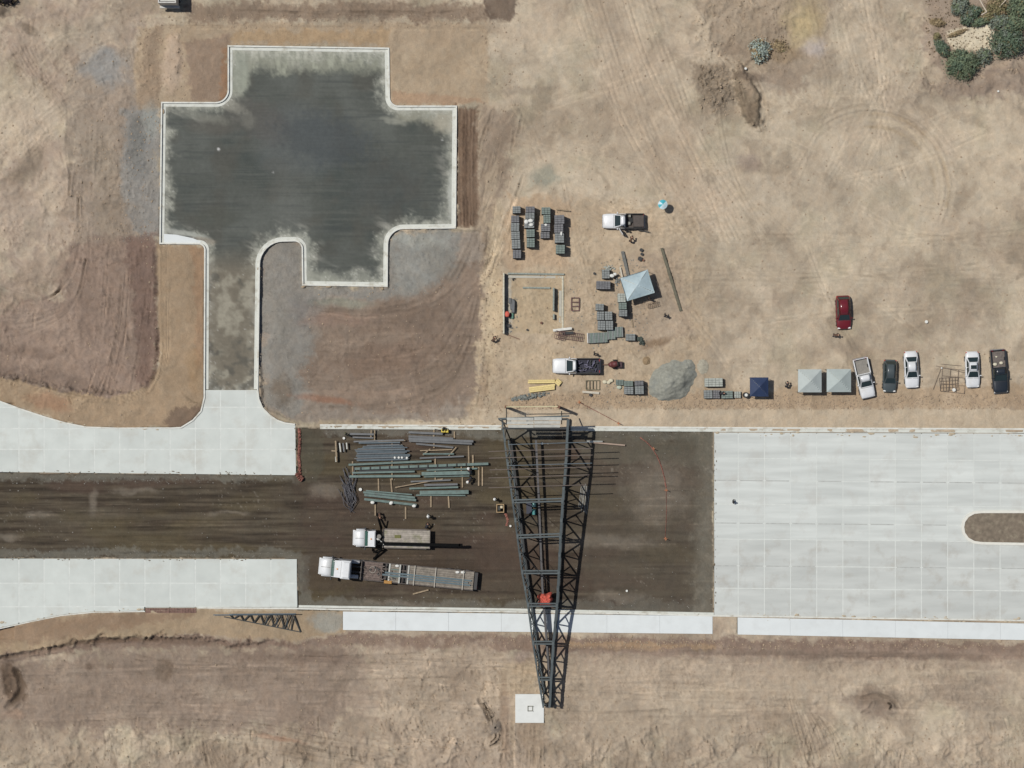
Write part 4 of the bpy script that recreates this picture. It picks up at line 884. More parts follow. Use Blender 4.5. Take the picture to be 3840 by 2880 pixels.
# sleepers under the steel
G3 = "timber sleepers under the stored steel"
SLP = sorted(((1419,1795,1848,1),(1465,1795,1848,5),(1521,1900,1946,0),(1407,1890,1934,0),(1616,1856,1902,0),(1681,1856,1904,3),(1632,1712,1802,0),(1757,1672,1740,1),(1773,1706,1760,1),(1795,1752,1822,0),(1809,1752,1822,0),(1322,1730,1862,2),(1470,1660,1800,0),(1627,1610,1680,0),(1704,1618,1660,0),(1730,1750,1790,0),(1734,1780,1828,0)))
for k, (x, y0, y1, d) in enumerate(SLP):
    member("timber_sleeper", "tan timber sleeper under the stored steel, %s of them from the left" % ORD[k], "timber", G3, x, y0, x+d, y1, 5.2, WOOD, z=.0, prof='box', ht=.2)
G4 = "loose sticks leaning on the stored steel"
for k, (x0, y0, x1, y1) in enumerate(((1613,1683,1585,1706),(1711,1676,1682,1710),(1482,1828,1660,1796),(1575,1690,1695,1686),(1390,1643,1392,1612),(1404,1612,1404,1655),(1418,1655,1520,1652))):
    member("timber_lath", ["left of the two slanting laths below the upper right channels","right of the two slanting laths below the upper right channels","long tan diagonal lath above the slanting lower bundle","short lath tip above the thin pale channel","short upright lath left of the two upper left channels","upright lath at the right end of the upper left channels","thin horizontal lath above the blue purlin stack"][k], "timber lath", G4, x0, y0, x1, y1, 3.6, WOOD, z=.45, prof='box', ht=.08)
G5 = "pieces standing left of the steel stacks"
for k, (x0, y0, x1, y1, c) in enumerate(((1258,1653,1262,1730,WOOD),(1273,1661,1277,1695,GALVP),(1286,1661,1290,1694,GG),(1299,1660,1301,1684,GALVP),(1243,1690,1262,1692,WOOD),(1259,1712,1260,1732,GALVP))):
    member("short_member", ["long tan piece left of the purlin stack","first short pale piece right of the long tan one","mauve short piece left of the purlin stack","short pale piece nearest the purlin stack","tan crosspiece over the long tan piece","pale tip at the foot of the long tan piece"][k], "member", G5, x0, y0, x1, y1, 5, c, z=.5, prof='box')
# tangle of bent rods
t = thing("rod_tangle", "tangle of bent mauve-grey steel rods left of the long beams", "steel rods", P(1305,1820,RZ)); mb = MB()
for k in range(46):
    a = rnd.uniform(-2.2,-.3); x = rnd.gauss(0,.75); y = rnd.uniform(-2.3,1.2); f = 1-.25*max(0,-y)
    p0 = Vector((x*f-.3, y+1.4, .1+rnd.random()*.35)); p1 = Vector((x*f*.5+.35+rnd.gauss(0,.3), y-.4, .1+rnd.random()*.6)); p2 = Vector((.5+rnd.gauss(0,.35)*f, y-1.3, .1+rnd.random()*.3))
    mb.tube([p0, p1, p2], .035, 5)
part("rods", mb, mat("mauve_rod", alb(98,97,101), .6, .3, var=.25, scale=5), t, kind='stuff')
# white bags on the lower bundle and by the channels
WHT = mat("white_bag", alb(226,226,218), .8, var=.08); 
def bag(px, py, z, s=.28, lb="", g="white bags on the stored steel", m=None, rot=0, sq=(1,.75,.35), cat="bag"):
    me = MB().ball((0,0,s*sq[2]), s, 8, 5, sq, .1, rnd).mesh("bag", m or WHT, True)
    return obj("bag", me, loc=P(px, py, z), rot=rot, label=lb, cat=cat, group=g)
bag(1397,1884,RZ+.62,.3,"left white bag on the slanting beam bundle"); bag(1467,1886,RZ+.62,.3,"middle white bag on the slanting beam bundle",rot=.7); bag(1553,1897,RZ+.62,.28,"right white bag on the end of the slanting beam bundle")
for k, (x, y) in enumerate(((1481,1716),(1496,1716),(1508,1716),(1526,1717))): bag(x, y, RZ+.5, .17, "%s small white fitting from the left on the purlin stack corner" % ORD[k], "white fittings on the purlin stack", sq=(1,1,.6), cat="fitting")
# ---------------------------------------------------------------- block pallets in the yard
BLK = mat("grey_block", alb(138,142,139), .9, var=.14, scale=5, orand=.07, bump=.008, bscale=20)
BLKG = mat("greenish_block", alb(126,138,130), .9, var=.14, scale=5, orand=.07, bump=.008, bscale=20)
BLKD = mat("dark_block", alb(122,122,123), .9, var=.16, scale=5, orand=.08, bump=.008, bscale=20)
BLKL = mat("pale_block", alb(176,180,170), .9, var=.12, scale=5, orand=.07)
PAL = mat("pallet_wood", alb(120,102,80), .9, var=.2)
BMESH = {}
def block_mesh(m):
    if m.name not in BMESH: BMESH[m.name] = MB().box(0,1,0,1,0,1,.04).mesh("block", m)
    return BMESH[m.name]
def stack(x0, y0, x1, y1, h, m, lb, nx=3, ny=4, rot=0, g="pallets of concrete blocks in the yard", miss=0):
    h *= 1.25; cx, cy = (x0+x1)/2, (y0+y1)/2; w_ = (x1-x0)/S; d_ = (y1-y0)/S; hz = gz(cx, cy)
    c = P(cx, cy, hz); kk = (H-h-hz)/H; c = Vector(((cx-CX)/S*kk, (CY-cy)/S*kk, hz))
    t = thing("block_pallet", lb, "pallet of blocks", c, rot, g)
    part("pallet", MB().box(-w_/2,w_/2,-d_/2,d_/2,.09,.13).box(-w_/2,w_/2,-d_/2,-d_/2+.1,0,.09).box(-w_/2,w_/2,-.05,.05,0,.09).box(-w_/2,w_/2,d_/2-.1,d_/2,0,.09), PAL, t)
    lh = .2; nl = max(1, int(round((h-.13)/lh))); lh = (h-.13)/nl
    mb = MB()
    for L_ in range(nl-1):
        sh = .012*(L_ % 2); z = .13+L_*lh
        for i in range(nx): mb.box(-w_/2+i*w_/nx+.008+sh, -w_/2+(i+1)*w_/nx-.008, -d_/2+.01+sh, d_/2-.01, z, z+lh-.008)
    if nl > 1: part("lower_blocks", mb, m, t, kind='stuff')
    bme = block_mesh(m)
    for i in range(nx):
        for j in range(ny):
            if miss and rnd.random() < miss: continue
            o = obj("block", bme, t, loc=(-w_/2+i*w_/nx+.012+rnd.uniform(0,.012), -d_/2+j*d_/ny+.012+rnd.uniform(0,.01), .13+(nl-1)*lh+rnd.uniform(-.015,.015)))
            o.scale = (w_/nx-.03, d_/ny-.03, lh)
ST = [
 (1922,773,1952,799,1.0,BLK,"lone grey block pallet at the top left of the pallet yard"),
 (1917,808,1947,834,1.0,BLKD,"grey block pallet, second from top of the leftmost column"),
 (1916,836,1947,866,1.0,BLK,"grey block pallet, third from top of the leftmost column"),
 (1917,868,1949,897,1.0,BLK,"grey block pallet in the middle of the leftmost column"),
 (1919,899,1951,932,1.0,BLK,"grey block pallet, second from bottom of the leftmost column"),
 (1923,937,1954,968,1.0,BLKD,"bottom grey block pallet of the leftmost column"),
 (1971,774,2005,797,1.25,BLKD,"topmost block pallet of the second column"),
 (1970,798,2004,820,1.25,BLK,"second block pallet of the second column, above the white sacks"),
 (1966,821,2003,855,1.1,BLK,"block pallet of the second column carrying white sacks"),
 (1974,860,2005,889,1.1,BLKG,"greenish block pallet of the second column below the sacks"),
 (1975,893,2005,927,1.1,BLKG,"bottom greenish block pallet of the second column"),
 (2031,777,2064,803,1.2,BLKG,"topmost greenish block pallet of the third column"),
 (2038,805,2064,836,1.2,BLKG,"second greenish block pallet of the third column"),
 (2029,839,2063,867,1.1,BLKD,"third block pallet of the third column with a white bucket lid"),
 (2027,870,2061,893,.8,BLKD,"low bottom block pallet of the third column"),
 (2080,806,2116,839,1.5,BLKD,"tall block pallet at the top of the rightmost column"),
 (2079,841,2112,873,1.5,BLKD,"second tall block pallet of the rightmost column"),
 (2081,875,2115,910,1.5,BLK,"tall block pallet with a white bag in the rightmost column"),
 (2085,918,2118,951,1.4,BLKG,"bottom greenish block pallet of the rightmost column"),
 (2234,1139,2264,1164,1.0,BLK,"upper left block pallet of the five beneath the shade canopy"),
 (2239,1168,2265,1200,1.0,BLK,"middle left block pallet of the five below the canopy"),
 (2268,1168,2296,1200,1.0,BLK,"middle right block pallet of the five below the canopy"),
 (2242,1203,2270,1237,1.0,BLK,"lower left block pallet of the five below the canopy"),
 (2272,1203,2299,1237,1.0,BLK,"lower right block pallet of the five below the canopy"),
 (2318,1100,2346,1133,1.5,BLKL,"pale block pallet tucked against the lower left of the grey canopy"),
 (2322,1135,2350,1160,1.5,BLKG,"greenish block pallet below the pale one by the canopy"),
 (2323,1162,2352,1186,1.4,BLK,"lower block pallet beside the canopy shadow"),
 (2237,1054,2289,1084,1.1,BLKD,"wide dark block pallet left of the canopy"),
 (2258,1010,2286,1044,.9,BLK,"half used block pile above the wide dark pallet"),
 (2340,1428,2374,1448,.9,BLKG,"upper left pallet by the gravel heap"),
 (2341,1450,2375,1478,.9,BLK,"lower left pallet by the gravel heap"),
 (2381,1427,2413,1446,1.1,BLKD,"upper right pallet beside the gravel heap"),
 (2382,1448,2414,1478,1.1,BLK,"lower right pallet beside the gravel heap"),
 (2310,1424,2338,1444,.6,BLKG,"low broken pallet of blocks next to the cream bags"),
 (2644,1418,2710,1450,.9,BLKL,"wide cream pallet right of the gravel heap"),
 (2640,1463,2672,1494,.6,BLK,"low grey pallet under the cream one"),
 (2674,1463,2700,1494,.5,BLKD,"low dark pallet between two others near the blue canopy"),
 (2706,1466,2748,1494,.6,BLKG,"low greenish pallet left of the black drum"),
 (2754,1468,2778,1492,.45,BLKL,"small pale pallet next to the black drum"),
]
for a_ in ST: stack(*a_, rot=rnd.uniform(-.03,.03), nx=3 if (a_[2]-a_[0]) < 45 else 5, miss=.06 if 'pile' in a_[6] or 'broken' in a_[6] else 0)
# long row of slabs standing on edge
t = thing("panel_row", "row of thin grey panels stacked on edge below the five block pallets", "panel stack", P(2270,1266,0), R(3), None)
for k in range(22):
    x = -2.2+k*.205; off = 0 if k < 12 else .35 if k < 17 else .6
    me = MB().box(x, x+.17, -.62+off+rnd.uniform(-.02,.02), .68+off, 0, .62+rnd.uniform(-.03,.03)).mesh("panel", BLKG if k % 3 else BLK); obj("panel", me, t)
part("end_board", MB().box(-2.36,-2.26,-.6,.7,0,.75), mat("white_board", alb(222,220,212), .8), t)
stack(2347,1252,2382,1277,.8,BLK,"grey block pallet at the right end of the panel row")
RUB = mat("dark_rubble", alb(74,82,74), .95, var=.3, scale=5)
def rubble(name, lb, cx, cy, rx, ry, n, smin, smax, m, hh=.3, rot=0, cat="rubble", flat=.6):
    mb = MB(); z0 = gz(cx, cy)
    for k in range(n):
        a = rnd.uniform(0, 6.28); r = math.sqrt(rnd.random()); x = rx*r*math.cos(a); y = ry*r*math.sin(a); s = rnd.uniform(smin, smax)
        x, y = x*math.cos(rot)-y*math.sin(rot), x*math.sin(rot)+y*math.cos(rot)
        mb.ball((x, y, hh*(1-r*r)*rnd.uniform(.3,1)+s*.3), s, 6, 4, (1, rnd.uniform(.5,1), flat), .25, rnd)
    me = mb.mesh(name, m); return obj(name, me, loc=P(cx, cy, z0), label=lb, cat=cat, kind='stuff')
rubble("rubble_pile", "dark heap of broken pieces at the right end of the panel row", 2402, 1278, .65, .35, 26, .1, .22, RUB, .5, R(-55))
rubble("rubble_pile", "pale broken blocks and scraps piled left of the canopy", 2285, 1004, .8, .35, 40, .06, .15, BLKL, .3)
rubble("rubble_pile", "grey scraps lying above the dark pallet", 2316, 1052, .35, .7, 30, .05, .13, BLK, .25)
rubble("rubble_pile", "long low pile of grey-green formwork scraps above the tower's wide end", 1985, 1487, 2.6, .32, 90, .1, .22, mat("formwork_grey", alb(122,126,120), .9, var=.35, scale=4), .4, R(10), flat=.35)
rubble("rubble_pile", "pale scattered rubble below the parked semi trailer", 1458, 2308, .7, .35, 40, .05, .14, mat("pale_rubble", alb(196,192,178), .9, var=.2), .12)
bag(1974,832,1.4,.33,"white sack on the second block column","white sacks on the block pallets",sq=(.9,1,.4)); bag(1990,828,1.4,.36,"large white sack on the second block column","white sacks on the block pallets"); bag(1992,843,1.4,.3,"lower white sack on the second block column","white sacks on the block pallets")
bag(2047,843,1.4,.22,"white bucket lid on the third block column","white sacks on the block pallets"); bag(2105,876,1.9,.25,"white bag on the tall rightmost block column","white sacks on the block pallets",sq=(.6,1.2,.5))
bag(2295,1034,.95,.34,"white sack left of the canopy above the dark pallet","white sacks by the canopy"); bag(2306,1028,.9,.26,"small white sack beside the larger one left of the canopy","white sacks by the canopy")
CRM = mat("cream_sack", alb(214,206,178), .85, var=.1)
for k, (x, y, s) in enumerate(((2268,1432,.36),(2282,1434,.3),(2291,1427,.34))): bag(x, y, .1, s, ["leftmost cream sack left of the pallets by the gravel heap","middle cream sack left of the pallets by the gravel heap","rightmost cream sack left of the pallets by the gravel heap"][k], "cream sacks by the pallets", CRM)
bag(2322,1452,.1,.36,"pale green sack under the broken pallet","cream sacks by the pallets",mat("pale_green_sack", alb(186,194,176), .85))
# gravel heap
def heap(name, lb, cx, cy, rx, ry, h, m, rot=0, cat="heap", seed=3, n=56):
    vs = []; fs = []; g = np.linspace(-1.15, 1.15, n)
    GXh, GYh = np.meshgrid(g, g); rr_ = np.sqrt(GXh**2+GYh**2) + .10*fbm(GXh*40, GYh*40, 26, 3, seed)
    Zh = h*np.clip(1-rr_**1.15, -.04, 1) + .10*h*fbm(GXh*40, GYh*40, 12, 4, seed+1)*(rr_ < 1)
    Zh[rr_ > 1.0] = -.12
    c, s = math.cos(rot), math.sin(rot)
    for j in range(n):
        for i in range(n): x = g[i]*rx; y = g[j]*ry; vs.append((x*c-y*s, x*s+y*c, float(Zh[j, i])))
    for j in range(n-1):
        for i in range(n-1):
            if min(rr_[j, i], rr_[j+1, i+1], rr_[j, i+1], rr_[j+1, i]) < 1.03: a = j*n+i; fs.append((a, a+1, a+n+1, a+n))
    return obj(name, mesh(name, vs, fs, m, True), loc=P(cx, cy, gz(cx, cy)+.03), label=lb, cat=cat)
GRV = mat("grey_gravel", alb(150,150,138), .95, var=.16, scale=3, bump=.04, bscale=9, stain=(alb(126,130,126), .8, 1.0))
heap("gravel_heap", "broad grey gravel heap between the block pallets and the cream pallet", 2520, 1428, 3.35, 2.6, 1.9, GRV, R(28))
heap("gravel_heap", "small grey lobe of gravel on the upper right edge of the big heap", 2576, 1378, 1.0, 1.15, .7, GRV, R(-60), seed=9, n=30)
heap("gravel_heap", "low pale scatter heap right of the gravel heap", 2636, 1376, .75, 1.0, .22, mat("pale_gravel", alb(168,162,144), .95, var=.2, scale=4, bump=.03, bscale=10), seed=12, n=26)
heap("soil_heap", "small brown soil heap above the gravel heap", 2425, 1355, .55, .6, .3, mat("brown_soil", alb(150,128,98), .95, var=.2, scale=4, bump=.03, bscale=8), seed=15, n=26)
heap("soil_heap", "round grey-brown spoil mound near the bottom, left of the footing pad", 1857, 2725, .95, 1.2, .7, mat("grey_soil", alb(138,126,112), .95, var=.15, scale=3, bump=.03, bscale=8), seed=16, n=30)
# ---------------------------------------------------------------- building plot
BW = mat("wall_block", alb(150,156,146), .9, var=.12, scale=5, orand=.06)
PW = mat("pale_wall", alb(206,200,178), .9, var=.1, scale=4)
def wall(x0, y0, x1, y1, th, h, m, lb, nb_=None, name="block_wall"):
    a = P(x0, y0, gz(x0, y0)); b = P(x1, y1, gz(x0, y0)); d = b-a; L_ = d.length; ang = math.atan2(d.y, d.x); t = thing(name, lb, "wall", a, ang)
    n = nb_ or max(1, int(L_/.42)); nc = max(1, int(round(h/.2))); bme = block_mesh(m)
    if nc > 1: part("lower_courses", MB().box(0, L_, -th/2+.005, th/2-.005, -.1, h-.2), m, t)
    for k in range(n):
        o = obj("block", bme, t, loc=(k*L_/n+.005, -th/2, h-.2)); o.scale = (L_/n-.012, th, .2+rnd.uniform(-.004,.004))
wall(1889,1025,1889,1252,.18,1.2,PW,"low block wall down the left side of the building plot")
wall(1904,1026,2116,1029,.22,.35,BW,"low block wall across the top of the building plot")
wall(2110,1036,2110,1235,.22,.12,PW,"thin pale footing down the right side of the building plot")
wall(1960,1079,2064,1080,.22,.3,BW,"short inner block wall parallel to the top wall")
wall(2076,1080,2075,1166,.2,1.0,BW,"tall inner block wall parallel to the right footing")
wall(2076,1178,2076,1198,.2,.7,BW,"stub of inner wall below the tall inner wall")
SC = mat("pale_screed", alb(188,184,170), .9, var=.08, scale=3)
for pl, lb in (([(1904,1033),(2106,1035),(2106,1044),(1904,1042)],""), ([(2096,1090),(2106,1090),(2106,1232),(2096,1232)],"")):
    sheet("screed_strip", pl, -.2, gz(1950,1050)+.07, SC, kind='structure')
GRN = mat("green_tarp", alb(96,136,118), .8, var=.15)
for k, (x, y, lx, ly, h_) in enumerate(((1912,1128,.28,.7,.35),(1922,1130,.3,.6,.5),(1925,1150,.34,1.6,.6),(1917,1150,.3,.8,.45),(1921,1185,.3,.7,.3))):
    me = MB().box(-lx/2,lx/2,-ly/2,ly/2,0,h_,.02).mesh("board_stack", GRN if k == 4 else GG); obj("board_stack", me, loc=P(x, y, gz(x,y)), rot=rnd.uniform(-.08,.08), label=["upper left dark board stack inside the left wall","upper right dark board stack inside the left wall","long dark board stack inside the left wall","short board stack between the wall and the long one","green wrapped stack at the foot of the long board stack"][k], cat="board stack")
REDM = mat("red_cloth", alb(206,96,78), .8, var=.18, scale=3)
bag(1902,1178,.85,.42,"red cloth bundle thrown over the left block wall",None,REDM,0,(.8,1,.4),"cloth")
bag(1913,1181,.2,.28,"dark red bundle beside the red cloth on the left wall",None,mat("dark_red", alb(120,36,32), .8),0,(.8,1,.4),"cloth")
rubble("rubble_pile", "grey offcuts at the lower end of the left block wall", 1912, 1228, .35, .7, 24, .05, .14, GG, .12)
rubble("rubble_pile", "small dark scraps near the upper left corner of the plot", 1926, 1047, .25, .2, 7, .05, .14, GS, .1)
# red-brown frame, formwork frames, boards
FR = mat("frame_brown", alb(112,84,78), .8, var=.15)
def frame(lb, cx, cy, w_, h_, nv, nh, bw, m, rot=0, z=.15, name="scaffold_panel", cat="frame"):
    t = thing(name, lb, cat, P(cx, cy, gz(cx, cy)), rot)
    for k in range(nv): x = -w_/2+w_*k/(nv-1); bar("stile", (x, -h_/2, z), (x, h_/2, z), bw, bw, m, t)
    for k in range(nh): y = -h_/2+h_*k/(nh-1); bar("rung", (-w_/2, y, z+.03), (w_/2, y, z+.03), bw, bw, m, t)
    return t
frame("red-brown ladder-like scaffold frame lying right of the plot", 2157, 1141, 1.0, 1.65, 2, 4, .12, FR)
frame("olive wooden frame with five stiles below the second white pickup", 2223, 1444, 1.75, 1.2, 5, 2, .1, mat("olive_frame", alb(122,114,92), .85), 0, .2)
member("timber_lath", "pale plank across the foot of the olive frame", "plank", None, 2184,1469,2247,1474,8,mat("pale_plank", alb(202,194,176), .85, var=.1),z=.5,prof='box',ht=.06)
frame("twisted row of rusty formwork frames left of the panel row", 2140, 1260, 3.2, .95, 14, 3, .05, FR, R(-8), .3)
frame("small rusty frame leaning at the left of the formwork row", 2098, 1258, 1.2, 1.0, 6, 3, .06, FR, R(-14), .5)
frame("small dark trestle under the lower edge of the canopy shadow", 2447, 1143, 1.5, .55, 7, 2, .05, mat("trestle", alb(112,92,74), .85), R(14), .4)
mesh_ = mat("mesh_brown", alb(112,98,86), .8)
t = frame("bent reinforcement mesh grid lying between the two white sedans", 3575, 1428, 3.1, 3.0, 4, 4, .05, mesh_, R(-6), .12)
t2 = frame("finer piece of reinforcement mesh on the lower left of the big grid", 3558, 1440, 2.4, 1.7, 7, 5, .035, mesh_, R(4), .2)
for k, (a_, b_) in enumerate((((3510,1372),(3620,1398)),((3528,1365),(3606,1372)),((3500,1460),(3530,1380)))): member("bent_rod", ["slanting thin rod above the reinforcement mesh","uppermost short thin rod above the reinforcement mesh","thin rod leaning off the left side of the reinforcement mesh"][k], "rod", "rods by the reinforcement mesh", *a_, *b_, 1.6, mesh_, z=.3, prof='box')
member("timber_lath", "long white plank at the top of the rusty formwork row", "plank", None, 2074,1239,2144,1231,9,mat("white_plank", alb(224,222,212), .85),z=.75,prof='box',ht=.05)
member("timber_lath", "dark board in the rusty formwork row", "plank", None, 2108,1250,2150,1247,10,STEELD,z=.6,prof='box',ht=.05)
member("steel_post", "long dark olive steel beam lying alone right of the canopy", "steel beam", None, 2481,930,2553,1166,10,mat("olive_steel", alb(104,100,82), .8, var=.2),z=.2)
member("steel_post", "grey steel beam running up from the canopy", "steel beam", None, 2334,942,2356,1036,11,mat("dark_grey_beam", alb(112,112,106), .8, var=.2),z=.22)
member("timber_lath", "pale plank standing left of the grey steel beam", "plank", None, 2325,1002,2334,1042,6,mat("pale_plank", alb(202,194,176)),z=.6,prof='box',ht=.06)
member("timber_lath", "cream plank below the pallets beside the canopy", "plank", None, 2369,1200,2374,1228,5,WOOD,z=.3,prof='box',ht=.06)
member("timber_lath", "short brown stick at the lower left corner of the plot", "stick", None, 1905,1256,1948,1272,3,mat("brown_stick", alb(126,96,78)),z=.3,prof='box')
member("timber_lath", "yellow-brown batten above the rightmost block column", "batten", None, 2086,785,2138,791,4,WOOD,z=.5,prof='box')
member("timber_lath", "pale splinter of wood lying under the semi trailer", "stick", None, 1548,2228,1607,2212,5,WOOD,z=.1,prof='box')
# yellow lumber
YW = mat("yellow_lumber", alb(226,204,140), .8, var=.1, scale=5, orand=.06)
for x0, y0, x1, y1, nb_, lb in ((1981,1431,2083,1430,2,"upper bundle of pale yellow lumber above the scrap pile"),(1985,1462,2081,1450,3,"lower wider bundle of pale yellow lumber"),(2086,1428,2101,1440,3,"short yellow boards at the end of the lumber bundles")):
    a = P(x0, y0, 0); b = P(x1, y1, 0); d = b-a; t = thing("lumber_bundle", lb, "lumber", a, math.atan2(d.y, d.x))
    for L_ in range(4):
        for k in range(nb_):
            part("board", MB().box(rnd.uniform(-.06,.06), d.length+rnd.uniform(-.1,.06), -.24*nb_/2+k*.24+.006, -.24*nb_/2+k*.24+.232, .05+L_*.1, .14+L_*.1), YW, t)
# drum, buckets and small dark things
DK = mat("black_plastic", alb(40,40,40), .6); 
t = thing("black_drum", "black drum with a pale lid left of the blue canopy", "drum", P(2795,1481,0)); part("drum_shell", MB().cyl((0,0,0),(0,0,.9),.36,14), DK, t); part("lid", MB().cyl((.0,.0,.9),(0,0,.93),.2,12), WHT, t)
for k, (x, y, s, lb, m_) in enumerate(((2404,938,.22,"upper dark bucket below the first pickup",DK),(2406,953,.18,"small dark bucket under the upper bucket",DK),(2399,971,.28,"dark upturned wheelbarrow tub below the buckets",DK),(2412,976,.15,"tiny brown bucket beside the tub",RUST),(2229,1054-28,.16,"black bucket at the corner of the wide dark pallet",DK),(2214,1481,.2,"dark bucket under the olive frame",DK),(2030,1211,.16,"brown bucket inside the plot",RUST),(1977,1237,.13,"small dark tin inside the plot",DK),(3650-120,1560-180,.1,"white tin near the reinforcement mesh",WHT),(3575,1462,.22,"pale bucket in the reinforcement mesh",WHT),(3472,1207,.2,"white bucket alone on the open dirt above the parked cars",WHT),(1352,2010-175,.2,"white tin beside the steel stacks",WHT),(1908,1222,.2,"dark tin by the left wall",DK),(3742,343,.13,"small white tin on the dirt below the shrubs",WHT),(2795,258,.16,"white tin next to the grey-green sage bush",WHT),(2032,1663,.16,"white tin under the tower",WHT),(1914,1972,.14,"pale tin left of the tower",WHT),(1290,1643,.16,"white tin left of the upper channels",WHT),(2350,2268-53,.14,"pale tin near the lower kerb",WHT))):
    t = thing("bucket", lb, "bucket", P(x, y, gz(x, y))); part("bucket_shell", MB().cyl((0,0,0),(0,0,s*1.7),s*.8,10,s), m_, t); part("rim", MB().cyl((0,0,s*1.7),(0,0,s*1.78),s*1.05,10), m_, t)
# ---------------------------------------------------------------- canopies
def canopy(lb, cx, cy, w_, d_, he, hp, m, rot=0, group=None, legm=None, sag=.0):
    hz = gz(cx, cy); c = P(cx, cy, hz); kk = (H-he)/H; c.x *= kk; c.y *= kk
    t = thing("shade_canopy", lb, "canopy", c, rot, group); n = 14; vs = []; fs = []
    for j in range(n+1):
        for i in range(n+1):
            u = 2*i/n-1; v = 2*j/n-1; e = max(abs(u), abs(v)); mn = min(abs(u), abs(v))
            z = he + (hp-he)*(1-e)**1.05 - sag*(e**2)*(1-mn*mn)*.6 + .03*math.sin(5*u+3*v)*(1-e) 
            vs.append((u*w_/2, v*d_/2, z))
    fs = [(j*(n+1)+i, j*(n+1)+i+1, (j+1)*(n+1)+i+1, (j+1)*(n+1)+i) for j in range(n) for i in range(n)]
    me = mesh("canopy_roof", vs, fs, m, False); part("canopy_roof", me, m, t)
    vl = MB()
    for a, b in (((-1,-1),(1,-1)),((1,-1),(1,1)),((1,1),(-1,1)),((-1,1),(-1,-1))):
        p = (a[0]*w_/2, a[1]*d_/2); q = (b[0]*w_/2, b[1]*d_/2); vl.add([(*p,he),(*q,he),(*q,he-.22),(*p,he-.22)], [(0,1,2,3)])
    part("valance", vl.mesh("valance", m), m, t)
    for sx in (-1,1):
        for sy in (-1,1):
            part("leg", MB().cyl((sx*(w_/2-.06), sy*(d_/2-.06), 0), (sx*(w_/2-.06), sy*(d_/2-.06), he-.02), .03, 6), legm or GALV, t)
        bar("rafter", (sx*(w_/2-.06), -(d_/2-.06), he-.05), (0, 0, hp-.06), .04, .04, GALV, t); bar("rafter", (sx*(w_/2-.06), (d_/2-.06), he-.05), (0, 0, hp-.06), .04, .04, GALV, t)
    return t
CG = mat("grey_canopy_cloth", alb(176,186,182), .75, var=.05, scale=2); CG2 = mat("pale_canopy_cloth", alb(184,192,188), .75, var=.05, scale=2)
CB = mat("blue_canopy_cloth", alb(36,54,88), .7, var=.10, scale=2); CL = mat("tarp_blue_grey", alb(176,194,198), .55, var=.07, scale=3, stain=(alb(128,152,166), .85, .45))
canopy("left pale grey pop-up canopy of the pair beside the white pickup", 3037, 1428, 3.0, 2.95, 2.1, 3.0, CG2)
canopy("right grey pop-up canopy touching the white pickup", 3146, 1427, 3.1, 2.95, 2.1, 3.0, CG)
canopy("dark blue pop-up canopy right of the cream pallet", 2847, 1451, 2.35, 2.45, 2.0, 2.7, CB)
canopy("tilted pale blue-grey shade canopy over the block yard", 2390, 1070, 3.7, 3.1, 2.35, 2.85, CL, R(17), sag=.5)
# blue and white sun umbrella, round
t = thing("sun_umbrella", "round turquoise and white umbrella standing alone on the dirt", "umbrella", P(2481,772,0)*1.0)
for k in range(8):
    a0, a1 = 2*math.pi*k/8, 2*math.pi*(k+1)/8; r = .62; me = mesh("umbrella_panel", [(0,0,2.35),(r*math.cos(a0),r*math.sin(a0),2.05),(r*.98*math.cos((a0+a1)/2),r*.98*math.sin((a0+a1)/2),2.07),(r*math.cos(a1),r*math.sin(a1),2.05)], [(0,1,2),(0,2,3)], mat("turquoise_cloth", alb(70,176,190), .7) if k in (1,2,4) else mat("white_cloth", alb(206,228,232), .7)); obj("umbrella_panel", me, t)
part("pole", MB().cyl((0,0,0),(0,0,2.35),.025,6), GALV, t); part("base", MB().cyl((0,0,0),(0,0,.12),.25,12), DK, t)
# red tarp box within the tower
t = thing("red_tarp_cover", "crumpled red tarpaulin draped over a box under the lower part of the tower", "tarpaulin", P(2044,2245,RZ)); n = 12; vs = []
for j in range(n+1):
    for i in range(n+1):
        u = 2*i/n-1; v = 2*j/n-1; e = max(abs(u), abs(v)); z = 2.25+.1*rnd.uniform(-1,1) if e < .8 else (1.9 if e < .95 else 1.2+.2*rnd.random()); wv = 1+.14*math.sin(7*math.atan2(v, u)+1)
        vs.append((u*.9*wv, v*.88*wv, z))
part("tarp", mesh("tarp", vs, [(j*(n+1)+i, j*(n+1)+i+1, (j+1)*(n+1)+i+1, (j+1)*(n+1)+i) for j in range(n) for i in range(n)], REDM), REDM, t); part("box_frame", MB().box(-.55,.55,-.55,.55,0,2.05), STEELD, t)
# teal tank under the tower
TL_ = mat("teal_plastic", alb(70,140,138), .5)
t = thing("teal_tank", "teal gas cylinder pair beside the middle chord of the tower", "tank", P(2003,1903,RZ)); 
for k, y in enumerate((.45,-.55)): part("cylinder", MB().cyl((-.0,y-.35,.4),(0,y+.35,.4),.26,12), TL_ if k else mat("pale_teal", alb(150,200,190), .5), t)
part("cradle", MB().box(-1.0,-.3,-.8,.8,0,.3), mat("navy_box", alb(40,44,62), .6), t)
# portable generator on skids left of the tower
t = thing("generator_set", "small square yellowish generator set left of the tower beside a worker", "generator", P(1876,1905,RZ)); 
part("skid_frame", MB().box(-.5,.5,-.55,-.45,.1,.8).box(-.5,.5,.45,.55,.1,.8).box(-.5,-.4,-.45,.45,.1,.8).box(.4,.5,-.45,.45,.1,.8), mat("tan_frame", alb(176,150,112), .8), t)
part("engine", MB().box(-.3,.05,-.3,.3,.15,.7,.03).cyl((.2,-.1,.2),(.2,.15,.6),.12,10), GS, t); part("fuel_tank", MB().box(.0,.32,.0,.34,.55,.8,.04), mat("cream_paint", alb(214,200,168), .6), t)
